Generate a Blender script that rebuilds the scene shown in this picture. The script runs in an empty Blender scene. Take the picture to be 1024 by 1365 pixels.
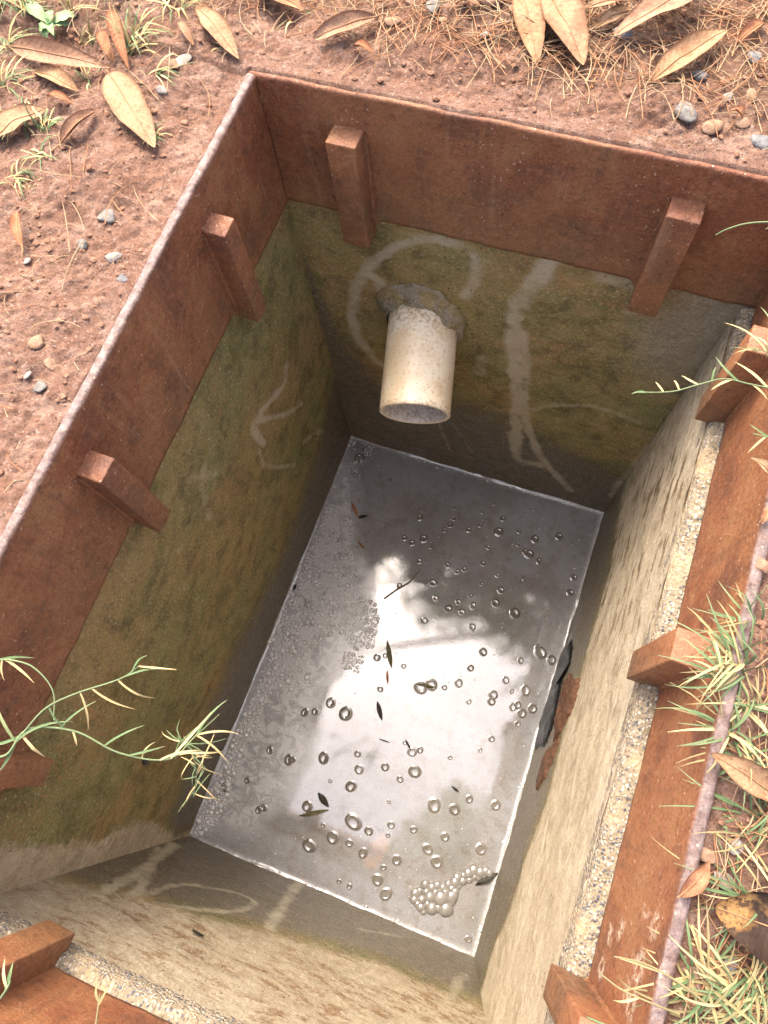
import bpy, bmesh, math, random
import numpy as np
from mathutils import Vector, Matrix
random.seed(7); rng = np.random.default_rng(7)
sc = bpy.context.scene
COL = sc.collection

# ------------------------------------------------------------------ camera, sky, sun, exposure
CAM = np.array([.4246, .3110, .6156]); FPX = 994.1
cam = bpy.data.objects.new('camera', bpy.data.cameras.new('camera')); COL.objects.link(cam)
cam.location = CAM; cam.rotation_euler = (.3200, .0699, .3507)
cam.data.sensor_fit = 'HORIZONTAL'; cam.data.sensor_width = 36; cam.data.lens = FPX/1024*36
cam.data.clip_start = .01; cam.data.clip_end = 500
sc.camera = cam
CM = np.array(cam.rotation_euler.to_matrix())

SUN_AZ = Vector((-.60, .80)); SUN_EL = math.radians(60)
world = bpy.data.worlds.new('World'); sc.world = world; world.use_nodes = True
wn = world.node_tree; bg = wn.nodes['Background']
sky = wn.nodes.new('ShaderNodeTexSky'); sky.sky_type = 'NISHITA'; sky.sun_disc = False
sky.sun_elevation = SUN_EL; sky.sun_rotation = math.atan2(SUN_AZ.x, SUN_AZ.y)
sky.air_density = .6; sky.dust_density = 7.5; sky.ozone_density = .3
wn.links.new(sky.outputs[0], bg.inputs[0]); bg.inputs[1].default_value = .15
sun = bpy.data.objects.new('sun', bpy.data.lights.new('sun', 'SUN')); COL.objects.link(sun)
sun.data.energy = .5; sun.data.angle = math.radians(24); sun.data.color = (1, .94, .85)
sd = Vector((SUN_AZ.x*math.cos(SUN_EL), SUN_AZ.y*math.cos(SUN_EL), math.sin(SUN_EL)))
sun.rotation_euler = sd.to_track_quat('Z', 'Y').to_euler(); sun.location = (-3, 4, 5)
vs = sc.view_settings; vs.view_transform = 'Standard'; vs.look = 'None'; vs.gamma = 1; vs.exposure = 2.42
sc.render.resolution_x = 768; sc.render.resolution_y = 1024

# ------------------------------------------------------------------ measures (metres, rim top at z = 0)
ZW = -.983          # water level
ZB = -.1957         # bottom of the steel frame / top of the concrete
W, LEN = .600, .9225
XL, XR, YN, YF = .004, .617, -.002, .921    # inner faces of the frame
TH = .011

def ray(x, y):
    return CM @ np.array([(x-512)/FPX, -(y-682.5)/FPX, -1.])
def at(x, y, ax, v):                        # where the sight line meets the plane  coordinate[ax] = v
    d = ray(x, y); return CAM + d*((v-CAM[ax])/d[ax])
def gp(x, y, z=0.): return at(x, y, 2, z)

# ------------------------------------------------------------------ numpy noise
def _h(i, j, s):
    v = np.sin(i*127.1 + j*311.7 + s*74.7)*43758.5453
    return v - np.floor(v)
def vn(x, y, s=0):
    x = np.asarray(x, float); y = np.asarray(y, float)
    i = np.floor(x); j = np.floor(y); u = x-i; v = y-j
    u = u*u*(3-2*u); v = v*v*(3-2*v)
    a = _h(i, j, s); b = _h(i+1, j, s); c = _h(i, j+1, s); d = _h(i+1, j+1, s)
    return (a+(b-a)*u)*(1-v) + (c+(d-c)*u)*v
def fbm(x, y, s=0, o=4):
    r = 0; a = .5; t = 0
    for k in range(o):
        r = r + a*vn(x, y, s+k*3); t += a; a *= .5; x = x*2.03; y = y*2.03
    return r/t
def sstep(a, b, x):
    t = np.clip((x-a)/(b-a), 0, 1); return t*t*(3-2*t)

# ------------------------------------------------------------------ object helpers
def tag(o, label=None, cat=None, group=None, kind=None):
    if label: o['label'] = label
    if cat: o['category'] = cat
    if group: o['group'] = group
    if kind: o['kind'] = kind
    return o
def empty(name, loc):
    o = bpy.data.objects.new(name, None); COL.objects.link(o); o.location = loc; o.empty_display_size = .01
    return o
def obj(name, V, F, m, parent=None, smooth=True, loc=None, attrs=None):
    V = np.asarray(V, float)
    o_loc = np.zeros(3)
    if parent is not None:
        o_loc = np.array(parent.location)
        q = parent
        while q.parent is not None: q = q.parent; o_loc = o_loc + np.array(q.location)
    elif loc is not None: o_loc = np.array(loc, float)
    me = bpy.data.meshes.new(name)
    me.from_pydata((V-o_loc).tolist(), [], F if isinstance(F, list) else F.tolist())
    if smooth: me.polygons.foreach_set('use_smooth', np.ones(len(me.polygons), bool))
    for k, a in (attrs or {}).items():
        a = np.asarray(a, np.float32)
        if a.ndim == 1:
            at_ = me.attributes.new(k, 'FLOAT', 'POINT'); at_.data.foreach_set('value', a)
        else:
            at_ = me.attributes.new(k, 'FLOAT_VECTOR', 'POINT'); at_.data.foreach_set('vector', a.ravel())
    me.materials.append(m); me.update()
    o = bpy.data.objects.new(name, me); COL.objects.link(o)
    if parent is not None: o.parent = parent
    elif loc is not None: o.location = loc
    return o
class MB:
    def __init__(s): s.V = []; s.F = []; s.n = 0; s.A = []
    def add(s, V, F, a=None):
        V = np.asarray(V, float)
        s.F += [tuple(int(i)+s.n for i in f) for f in F]; s.V.append(V); s.n += len(V)
        s.A.append(np.zeros((len(V), 3)) if a is None else np.asarray(a, float))
        return s
    def build(s, name, m, parent=None, **k):
        return obj(name, np.vstack(s.V), s.F, m, parent, attrs={'luv': np.vstack(s.A)}, **k)
def gridfaces(nu, nv, closed_v=False):
    F = []
    for i in range(nu-1):
        for j in range(nv if closed_v else nv-1):
            k = (j+1) % nv
            F.append((i*nv+j, (i+1)*nv+j, (i+1)*nv+k, i*nv+k))
    return F
def catmull(P, n):
    P = np.asarray(P, float)
    if len(P) < 3:
        return np.array([P[0]+(P[-1]-P[0])*t for t in np.linspace(0, 1, n)])
    Q = np.vstack([2*P[0]-P[1], P, 2*P[-1]-P[-2]]); out = []
    for t in np.linspace(0, len(P)-1-1e-6, n):
        i = int(t); u = t-i; a, b, c, d = Q[i:i+4]
        out.append(.5*((2*b)+(c-a)*u+(2*a-5*b+4*c-d)*u*u+(3*b-a-3*c+d)*u**3))
    return np.array(out)
def tube(P, R, seg=6, cap=True):
    P = np.asarray(P, float); n = len(P); R = np.broadcast_to(R, n)
    V = []
    for i in range(n):
        t = P[min(i+1, n-1)]-P[max(i-1, 0)]; t = t/(np.linalg.norm(t)+1e-12)
        a = np.cross(t, [0, 0, 1.]) if abs(t[2]) < .95 else np.cross(t, [1., 0, 0])
        a /= np.linalg.norm(a); b = np.cross(t, a)
        for k in range(seg):
            w = 2*math.pi*k/seg; V.append(P[i]+R[i]*(math.cos(w)*a+math.sin(w)*b))
    F = gridfaces(n, seg, True)
    if cap: F += [tuple(range(seg))[::-1], tuple(range((n-1)*seg, n*seg))]
    return np.array(V), F
def ico(sub=2):
    bm = bmesh.new(); bmesh.ops.create_icosphere(bm, subdivisions=sub, radius=1)
    V = np.array([v.co[:] for v in bm.verts]); F = [tuple(v.index for v in f.verts) for f in bm.faces]; bm.free()
    return V, F
def boxmesh(lo, hi, bev=.0015, seg=2):
    bm = bmesh.new(); bmesh.ops.create_cube(bm, size=1)
    lo = np.array(lo); hi = np.array(hi)
    for v in bm.verts: v.co = Vector(lo+(np.array(v.co)+.5)*(hi-lo))
    bmesh.ops.bevel(bm, geom=bm.edges[:], offset=bev, segments=seg, affect='EDGES', profile=.6)
    bm.verts.index_update()
    V = np.array([v.co[:] for v in bm.verts]); F = [tuple(v.index for v in f.verts) for f in bm.faces]; bm.free()
    return V, F

# ------------------------------------------------------------------ material helpers
class NT:
    def __init__(s, name):
        s.m = bpy.data.materials.new(name); s.m.use_nodes = True; s.t = s.m.node_tree
        s.b = s.t.nodes['Principled BSDF']; s.out = s.t.nodes['Material Output']
        s.tc = s.t.nodes.new('ShaderNodeTexCoord'); s.obj = s.tc.outputs['Object']
        s.geo = s.t.nodes.new('ShaderNodeNewGeometry'); s.pos = s.geo.outputs['Position']
    def setin(s, sock, v):
        if isinstance(v, bpy.types.NodeSocket): s.t.links.new(v, sock)
        elif isinstance(v, (tuple, list)):
            sock.default_value = tuple(v) if len(v) != 3 or sock.type != 'RGBA' else (*v, 1)
        else: sock.default_value = v
    def n(s, typ, ins=None, **props):
        nd = s.t.nodes.new(typ)
        for k, v in props.items(): setattr(nd, k, v)
        for k, v in (ins or {}).items(): s.setin(nd.inputs[k], v)
        return nd
    def mapping(s, scale, vec=None):
        return s.n('ShaderNodeMapping', {'Vector': vec or s.pos, 'Scale': scale}).outputs[0]
    def noise(s, scale, detail=4, rough=.55, vec=None, dist=0.):
        return s.n('ShaderNodeTexNoise', {'Vector': vec or s.pos, 'Scale': scale, 'Detail': detail, 'Roughness': rough, 'Distortion': dist}).outputs[0]
    def vor(s, scale, vec=None, feature='F1', out='Distance', rnd=1.):
        return s.n('ShaderNodeTexVoronoi', {'Vector': vec or s.pos, 'Scale': scale, 'Randomness': rnd}, feature=feature).outputs[out]
    def rng(s, v, a, b, c=0., d=1.):
        return s.n('ShaderNodeMapRange', {'Value': v, 'From Min': a, 'From Max': b, 'To Min': c, 'To Max': d}).outputs[0]
    def math(s, op, a, b=0., c=0.):
        nd = s.n('ShaderNodeMath', operation=op); s.setin(nd.inputs[0], a); s.setin(nd.inputs[1], b); s.setin(nd.inputs[2], c); return nd.outputs[0]
    def mix(s, f, a, b, mode='MIX'):
        nd = s.n('ShaderNodeMix', data_type='RGBA', blend_type=mode); nd.clamp_factor = True
        s.setin(nd.inputs[0], f); s.setin(nd.inputs[6], a); s.setin(nd.inputs[7], b); return nd.outputs[2]
    def attr(s, name, out='Fac'):
        return s.n('ShaderNodeAttribute', attribute_name=name).outputs[out]
    def ramp(s, f, stops):
        nd = s.n('ShaderNodeValToRGB'); s.setin(nd.inputs[0], f); e = nd.color_ramp.elements
        while len(e) < len(stops): e.new(.5)
        for k, (p, c) in enumerate(stops): e[k].position = p; e[k].color = (*c, 1)
        return nd.outputs[0]
    def bump(s, h, strength=.5, dist=.002, normal=None):
        nd = s.n('ShaderNodeBump', {'Height': h, 'Strength': strength, 'Distance': dist})
        if normal is not None: s.setin(nd.inputs['Normal'], normal)
        return nd.outputs[0]
    def done(s, col, rough=.8, nrm=None, **k):
        s.setin(s.b.inputs['Base Color'], col); s.setin(s.b.inputs['Roughness'], rough)
        if nrm is not None: s.setin(s.b.inputs['Normal'], nrm)
        for a, v in k.items(): s.setin(s.b.inputs[a.replace('_', ' ')], v)
        return s.m

def m_soil():
    t = NT('red_clay_soil')
    hum = t.attr('humus'); n1 = t.noise(9, 5); n2 = t.noise(60, 5, .65); n3 = t.noise(420, 3, .6)
    c = t.ramp(n2, [(.25, (.161, .086, .058)), (.5, (.278, .168, .121)), (.75, (.367, .255, .196))])
    c = t.mix(t.rng(n1, .45, .7), c, (.284, .163, .112))
    c = t.mix(t.rng(n3, .3, .75), t.mix(1, c, (.62, .58, .56), 'MULTIPLY'), c)
    c = t.mix(t.math('MULTIPLY', hum, t.rng(n2, .2, .7, .4, 1)), c, (.135, .08, .048))
    c = t.mix(t.rng(t.noise(5.5, 5, .65), .52, .64, 0, .55), c, (.185, .092, .057)); c = t.mix(t.rng(t.noise(33, 5, .7), .54, .64, 0, .5), c, (.16, .08, .05)); c = t.mix(t.rng(t.noise(24, 5, .7), .45, .34, 0, .5), c, (.42, .28, .205))
    v = t.vor(520, out='Color'); sp = t.n('ShaderNodeSeparateColor', {0: v}).outputs[0]
    c = t.mix(t.rng(sp, .95, .98, 0, .45), c, (.42, .33, .27))
    c = t.mix(t.rng(sp, .05, .02, 0, .6), c, (.06, .04, .03))
    b = t.bump(t.noise(300, 5, .7), .9, .0045, t.bump(t.noise(1100, 2), .7, .0015))
    return t.done(c, .95, b, Specular_IOR_Level=.08)
def m_rust(warm=0.):
    t = NT('rusted_steel')
    n1 = t.noise(14, 6, .6); n2 = t.noise(90, 5, .65); st = t.noise(1, 5, .6, t.mapping((14, 14, 80)))
    nA = t.noise(6, 4, .6); c = t.mix(t.rng(nA, .40, .60), (.225, .075, .03), (.285, .115, .046))
    c = t.mix(t.rng(n1, .50, .62, 0, .85), c, (.15, .058, .029))
    c = t.mix(t.rng(n1, .46, .34, 0, .8), c, (.315, .145, .06))
    c = t.mix(t.rng(n2, .52, .66, 0, .6), c, (.32, .135, .06))
    c = t.mix(t.rng(n2, .42, .28, 0, .8), c, (.13, .058, .034))
    al = t.attr('algae'); c = t.mix(t.math('MULTIPLY', al, t.rng(n1, .3, .7, .2, .9)), c, (.235, .185, .085))
    rim = t.attr('rim'); c = t.mix(rim, c, t.ramp(n2, [(.3, (.102, .058, .044)), (.55, (.197, .143, .126)), (.8, (.286, .238, .218))]))
    pa = t.math('MULTIPLY', t.attr('paint'), t.rng(t.noise(130, 4, .7), .47, .56)); c = t.mix(pa, c, (.66, .53, .38))
    g3 = t.noise(330, 3, .7); c = t.mix(t.rng(g3, .40, .56, .35, 0), c, t.mix(1, c, (.4, .36, .34), 'MULTIPLY')); c = t.mix(t.rng(g3, .56, .68, 0, .35), c, (.40, .22, .12))
    sp = t.n('ShaderNodeSeparateColor', {0: t.vor(260, out='Color')}).outputs[1]
    dots = t.math('MULTIPLY', t.rng(sp, .955, .97), t.rng(t.vor(260), .34, .22)); c = t.mix(t.math('MULTIPLY', dots, .8), c, (.52, .38, .27))
    n5 = t.noise(120, 5, .75); c = t.mix(t.rng(n5, .56, .64, 0, .6), c, t.mix(1, c, (.5, .45, .42), 'MULTIPLY'))
    dr = t.noise(1, 5, .65, t.mapping((60, 60, 5))); c = t.mix(t.rng(dr, .56, .68, 0, .4), c, (.11, .05, .028)); c = t.mix(t.rng(dr, .40, .30, 0, .35), c, (.37, .21, .11))
    b = t.bump(t.noise(260, 4, .7), .35, .003, t.bump(n5, .45, .004))
    return t.done(c, t.rng(n5, .35, .65, .42, .75), b, Specular_IOR_Level=.4)
def m_concrete():
    t = NT('stained_concrete')
    n1 = t.noise(11, 6, .62, dist=.6); n2 = t.noise(55, 6, .65); n3 = t.noise(320, 3, .6); st = t.noise(1, 6, .62, t.mapping((17, 17, 130)))
    pale, wet, scr, gry = t.attr('pale'), t.attr('wet'), t.attr('scrape'), t.attr('grey')
    nA = t.noise(5, 4, .6); nB = t.noise(26, 6, .7)
    alg = t.mix(t.rng(nA, .42, .58), (.36, .265, .10), (.265, .25, .09))
    alg = t.mix(t.rng(n1, .50, .64, 0, .8), alg, (.155, .145, .04))
    alg = t.mix(t.rng(nB, .50, .66, 0, .75), alg, (.12, .095, .04))
    alg = t.mix(t.rng(nB, .44, .32, 0, .7), alg, (.42, .33, .165))
    rs = t.math('MULTIPLY', t.rng(t.noise(140, 5, .8), .50, .60), t.rng(t.noise(8, 3), .50, .60)); alg = t.mix(t.math('MULTIPLY', rs, .8), alg, (.42, .215, .085))
    n4 = t.noise(4.5, 5, .6); da = t.noise(1, 4, .6, t.mapping((15, 15, 62))); f2 = t.noise(1, 5, .7, t.mapping((55, 55, 330)))
    bei = t.ramp(n2, [(.25, (.484, .396, .258)), (.55, (.675, .581, .411)), (.8, (.806, .719, .543))])
    bei = t.mix(t.rng(n4, .4, .68, 0, .55), bei, (.36, .285, .175))
    pt = t.math('MULTIPLY', t.attr('dash'), t.rng(t.noise(9, 4, .65), .40, .60)); bei = t.mix(t.math('MULTIPLY', pt, t.rng(f2, .50, .62, 0, .35)), bei, (.22, .16, .09))
    bei = t.mix(t.math('MULTIPLY', t.rng(n4, .62, .45), t.rng(st, .54, .66, 0, .3)), bei, (.25, .18, .10)); bei = t.mix(t.rng(nB, .50, .68, 0, .55), bei, (.27, .205, .115)); bei = t.mix(t.rng(nB, .42, .30, 0, .5), bei, (.58, .52, .41))
    dm = t.attr('dash'); bei = t.mix(t.math('MULTIPLY', dm, t.math('MULTIPLY', t.rng(t.noise(13, 3), .40, .54), t.rng(da, .525, .565, 0, .95))), bei, (.15, .095, .04))
    rb = t.attr('rusty'); bei = t.mix(t.math('MULTIPLY', rb, .45), bei, (.27, .205, .115))
    bei = t.mix(t.math('MULTIPLY', rb, t.math('MULTIPLY', t.rng(t.noise(9, 4, .6), .42, .52), t.rng(t.noise(1, 5, .7, t.mapping((34, 34, 62))), .50, .57, 0, .9))), bei, (.235, .13, .055))
    bei = t.mix(t.math('MULTIPLY', rb, t.rng(t.noise(120, 4, .75), .55, .66, 0, .7)), bei, (.17, .13, .06))
    bei = t.mix(t.rng(n3, .62, .72, 0, .5), bei, (.72, .66, .54))
    c = t.mix(gry, alg, t.mix(n2, (.28, .245, .16), (.41, .365, .26)))
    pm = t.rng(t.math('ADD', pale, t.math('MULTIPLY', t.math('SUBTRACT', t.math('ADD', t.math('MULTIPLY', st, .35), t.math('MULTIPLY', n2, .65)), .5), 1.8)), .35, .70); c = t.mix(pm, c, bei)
    wm = t.rng(t.math('ADD', wet, t.math('MULTIPLY', t.math('SUBTRACT', t.math('MULTIPLY', t.math('ADD', st, n1), .5), .5), .9)), .25, .85)
    wc = t.ramp(n2, [(.3, (.098, .077, .049)), (.6, (.171, .139, .088)), (.8, (.276, .211, .130))])
    c = t.mix(t.math('MULTIPLY', wm, .93), c, wc)
    g3 = t.noise(240, 4, .85); c = t.mix(t.rng(g3, .40, .58, .45, 0), c, t.mix(1, c, (.42, .40, .38), 'MULTIPLY')); c = t.mix(t.rng(g3, .54, .66, 0, .5), c, (.5, .43, .31))
    sm = t.rng(t.math('ADD', scr, t.math('MULTIPLY', t.math('SUBTRACT', t.math('ADD', t.math('MULTIPLY', t.noise(48, 6, .8), .7), t.math('MULTIPLY', t.noise(260, 3, .8), .3)), .5), 2.1)), .22, .95)
    c = t.mix(t.math('MULTIPLY', sm, .85), c, t.mix(n2, (.42, .365, .235), (.56, .50, .355)))
    vc = t.n('ShaderNodeSeparateColor', {0: t.vor(180, out='Color')})
    dots = t.math('MULTIPLY', t.rng(vc.outputs[0], .93, .95), t.rng(t.vor(180), .25, .15)); c = t.mix(t.math('MULTIPLY', dots, .8), c, (.62, .56, .44))  # pale dots: spatter and wet glints painted into the colour
    dk = t.math('MULTIPLY', t.rng(vc.outputs[1], .95, .97), t.rng(t.vor(180), .32, .2)); c = t.mix(t.math('MULTIPLY', dk, .8), c, (.03, .025, .02))
    b = t.bump(t.noise(260, 5, .75), .6, .005, t.bump(n2, .6, .007, t.bump(st, .4, .003)))
    return t.done(c, t.rng(wm, 0, 1, .8, .42), b, Specular_IOR_Level=.3)
def m_aggregate():
    t = NT('exposed_aggregate')
    wv = t.n('ShaderNodeMix', {0: .0035}, data_type='VECTOR'); nz = t.n('ShaderNodeTexNoise', {'Vector': t.pos, 'Scale': 260., 'Detail': 3.}); t.setin(wv.inputs[4], t.pos); t.setin(wv.inputs[5], nz.outputs['Color']); v = t.n('ShaderNodeTexVoronoi', {'Vector': wv.outputs[1], 'Scale': 300.}); s_ = t.n('ShaderNodeSeparateColor', {0: v.outputs['Color']})
    c = t.ramp(t.noise(120, 4), [(.3, (.175, .133, .077)), (.7, (.279, .230, .156))])
    inr = t.rng(v.outputs['Distance'], .52, .38)
    c = t.mix(t.math('MULTIPLY', inr, t.rng(s_.outputs[0], .62, .66)), c, (.10, .10, .105))
    c = t.mix(t.math('MULTIPLY', inr, t.rng(s_.outputs[0], .36, .32)), c, (.413, .367, .285))
    c = t.mix(t.math('MULTIPLY', inr, t.rng(s_.outputs[1], .88, .9)), c, (.05, .05, .06))
    c = t.mix(t.rng(t.noise(22, 4), .55, .72, 0, .7), c, (.40, .29, .16))
    b = t.bump(t.math('SUBTRACT', 1., v.outputs['Distance']), .8, .003)
    return t.done(c, .85, b)
def m_water():
    t = NT('murky_water')
    sc_ = t.attr('scum'); n1 = t.noise(7, 5, .6, dist=.8); n2 = t.noise(45, 5, .65); n3 = t.noise(700, 2)
    c = t.ramp(n1, [(.3, (.187, .183, .169)), (.5, (.246, .246, .241)), (.7, (.272, .283, .296))])
    c = t.mix(t.rng(n2, .50, .68, 0, .6), c, (.165, .135, .105))
    c = t.mix(t.rng(n3, .64, .7, 0, .5), c, (.42, .38, .32))
    sf = t.noise(42, 7, .72, dist=.7)
    sm = t.math('MULTIPLY', sc_, t.rng(sf, .26, .54)); c = t.mix(t.math('MULTIPLY', sm, .9), c, (.50, .50, .48)); g = t.noise(520, 3, .8); c = t.mix(t.rng(g, .38, .60, .65, 0), c, t.mix(1, c, (.5, .47, .43), 'MULTIPLY')); c = t.mix(t.rng(t.noise(950, 2, .8), .60, .68, 0, .6), c, (.5, .48, .44)); c = t.mix(t.rng(t.noise(85, 5, .75), .56, .68, 0, .5), c, (.13, .11, .085))
    pk = t.math('MULTIPLY', t.attr('pink'), t.rng(n2, .4, .6)); c = t.mix(t.math('MULTIPLY', pk, .35), c, (.50, .33, .25))
    r = t.math('ADD', t.rng(sm, 0, 1, .004, .35), t.rng(t.noise(160, 4), .6, .75, 0, .08))
    b = t.bump(t.noise(30, 3, .5), .02, .001, t.bump(t.noise(260, 3), .03, .001))
    return t.done(c, r, b, IOR=1.95)
def m_bubble():
    t = NT('bubble_film')
    n = t.noise(200, 2)
    return t.done(t.mix(n, (.10, .088, .07), (.16, .145, .12)), .02, None, IOR=2.0)
def m_foam():
    t = NT('foam_film')
    n = t.noise(120, 3)
    return t.done(t.mix(n, (.40, .39, .36), (.66, .65, .62)), .05, None, IOR=2.1)
def m_pvc():
    t = NT('cream_plastic_pipe')
    n1 = t.noise(28, 5, .6); n2 = t.noise(190, 5, .7); sp = t.n('ShaderNodeSeparateColor', {0: t.vor(330, out='Color')}).outputs[0]
    c = t.ramp(n1, [(.3, (.68, .52, .31)), (.5, (.82, .71, .51)), (.7, (.85, .77, .60))])
    c = t.mix(t.rng(n2, .54, .66, 0, .8), c, (.55, .35, .14)); c = t.mix(t.rng(t.noise(14, 4), .52, .64, 0, .6), c, (.66, .46, .22))
    c = t.mix(t.math('MULTIPLY', t.math('MULTIPLY', t.rng(n1, .42, .56), t.rng(sp, .90, .94)), t.rng(t.vor(330), .4, .2, 0, .8)), c, (.07, .05, .04))
    c = t.mix(t.math('MULTIPLY', t.attr('stain'), t.rng(n2, .42, .60)), c, (.11, .075, .045))
    c = t.mix(t.attr('inside'), c, t.ramp(n2, [(.3, (.34, .24, .14)), (.55, (.68, .64, .55)), (.8, (.78, .74, .66))]))
    return t.done(c, .38, t.bump(n2, .15, .0008))
def m_plain(name, a, b, scale=80, rough=.8, bump=.4, bs=200, spec=.15, **k):
    t = NT(name); n = t.noise(scale, 5, .65)
    return t.done(t.ramp(n, [(.3, a), (.7, b)]), rough, t.bump(t.noise(bs, 4, .7), bump, .003), Specular_IOR_Level=spec, **k)
def m_leaf(name, a, b, spot, spots=.5, rough=.8):
    t = NT(name); s_ = t.n('ShaderNodeSeparateXYZ', {0: t.attr('luv', 'Vector')}); u, v = s_.outputs[0], s_.outputs[1]
    n1 = t.noise(45, 5, .65); n2 = t.noise(190, 4, .7)
    c = t.ramp(n1, [(.3, a), (.7, b)])
    av = t.math('ABSOLUTE', v)
    w = t.math('SINE', t.math('MULTIPLY', t.math('SUBTRACT', u, t.math('MULTIPLY', av, .13)), 85.))
    c = t.mix(t.rng(w, .6, 1, 0, .13), c, t.mix(1, c, (.62, .5, .42), 'MULTIPLY'))
    c = t.mix(t.rng(av, .75, 1.05, 0, .5), c, t.mix(1, c, (.62, .45, .36), 'MULTIPLY'))
    c = t.mix(t.rng(n2, .60-.1*spots, .70-.1*spots, 0, .85*min(1, spots*1.6)), c, spot)
    c = t.mix(t.math('MULTIPLY', t.rng(t.noise(28, 4), .55 if spots < .9 else .40, .62 if spots < .9 else .50), min(.95, spots)), c, spot)
    t.b.inputs['Specular IOR Level'].default_value = .12
    c = t.mix(t.rng(t.noise(420, 3, .8), .38, .6, .4, 0), c, t.mix(1, c, (.5, .42, .36), 'MULTIPLY'))
    return t.done(c, rough, t.bump(t.math('ADD', t.math('MULTIPLY', w, .08), n2), .5, .002))
def m_grass(name, a, b, tip):
    t = NT(name); u = t.n('ShaderNodeSeparateXYZ', {0: t.attr('luv', 'Vector')}); n = t.noise(30, 3)
    c = t.ramp(n, [(.3, a), (.7, b)]); c = t.mix(t.rng(u.outputs[0], .55, 1, 0, .8), c, tip)
    c = t.mix(t.rng(u.outputs[2], .62, .7), c, (.50, .37, .17))
    return t.done(c, .7, None, Specular_IOR_Level=.15)
M = dict(soil=m_soil(), rust=m_rust(), conc=m_concrete(), agg=m_aggregate(), water=m_water(), bub=m_bubble(), foam=m_foam(), pvc=m_pvc())
t = NT('raft_film'); M['raft'] = t.done(t.mix(t.noise(150), (.15, .14, .12), (.26, .245, .215)), .04, None, IOR=2.1)
M['mortar'] = m_plain('grey_mortar', (.138, .106, .062), (.400, .344, .250), 170, .5, 1., 420)
M['black'] = m_plain('hole_black', (.006, .006, .006), (.016, .016, .016), 60, .38, .6)  # black that stands for the dark of the wall hole
M['clay'] = m_plain('orange_clay', (.07, .036, .022), (.21, .105, .06), 150, .6, 1.)
M['stone_grey'] = m_plain('grey_stone', (.104, .096, .084), (.216, .200, .176), 110, .8, .6)
M['stone_brown'] = m_plain('brown_stone', (.17, .09, .052), (.33, .21, .135), 110, .85, .6)
M['stone_pale'] = m_plain('pale_stone', (.176, .152, .128), (.320, .288, .248), 110, .75, .6)
M['stone_blue'] = m_plain('blue_grey_stone', (.095, .094, .09), (.215, .21, .20), 110, .8, .7)
M['gravel'] = m_plain('soil_crumbs', (.16, .075, .045), (.32, .185, .12), 160, .9, .8)
M['straw'] = m_plain('pine_straw', (.25, .15, .08), (.42, .31, .185), 30, .65, .1)
M['straw_red'] = m_plain('rusty_pine_straw', (.22, .095, .045), (.42, .22, .11), 30, .65, .1)
M['twig'] = m_plain('grey_brown_twig', (.12, .075, .05), (.26, .18, .12), 120, .85, .6)
M['leaf_tan'] = m_leaf('dry_leaf_tan', (.27, .16, .088), (.37, .24, .142), (.19, .09, .05), .45)
M['leaf_pink'] = m_leaf('dry_leaf_pinkish', (.264, .142, .086), (.385, .238, .152), (.15, .08, .05), .45)
M['leaf_yel'] = m_leaf('dry_leaf_yellow', (.28, .16, .08), (.37, .235, .135), (.22, .10, .05), .6)
M['leaf_red'] = m_leaf('dry_leaf_reddish', (.26, .11, .055), (.44, .22, .12), (.12, .05, .03), .3)
M['leaf_dark'] = m_leaf('dry_leaf_burnt', (.22, .11, .035), (.36, .22, .09), (.03, .02, .016), .95, .6)
M['wetleaf'] = m_plain('wet_dark_leaf', (.015, .014, .012), (.05, .045, .03), 150, .22, .5)
M['wetolive'] = m_plain('wet_olive_leaf', (.05, .05, .018), (.13, .115, .05), 150, .3, .5)
M['rib'] = m_plain('leaf_midrib', (.22, .115, .055), (.32, .19, .10), 60, .6, .1)
M['grass'] = m_grass('grass_green', (.08, .13, .052), (.14, .19, .088), (.20, .225, .118))
M['grass_dry'] = m_grass('grass_pale', (.184, .160, .068), (.258, .214, .102), (.286, .224, .116))
M['weed'] = m_plain('weed_leaf', (.14, .24, .09), (.26, .37, .17), 60, .55, .3)
M['bark'] = m_plain('grey_bark', (.10, .085, .07), (.22, .19, .16), 20, .9, .8, 30)
t = NT('evergreen_leaves'); tr = t.n('ShaderNodeBsdfTranslucent', {'Color': (.30, .34, .16, 1)}); mx = t.n('ShaderNodeMixShader', {0: .5})
t.done(t.ramp(t.noise(3), [(.3, (.05, .07, .025)), (.7, (.10, .125, .05))]), .4); t.t.links.new(t.b.outputs[0], mx.inputs[1]); t.t.links.new(tr.outputs[0], mx.inputs[2]); t.t.links.new(mx.outputs[0], t.out.inputs[0]); M['crown'] = t.m

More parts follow.
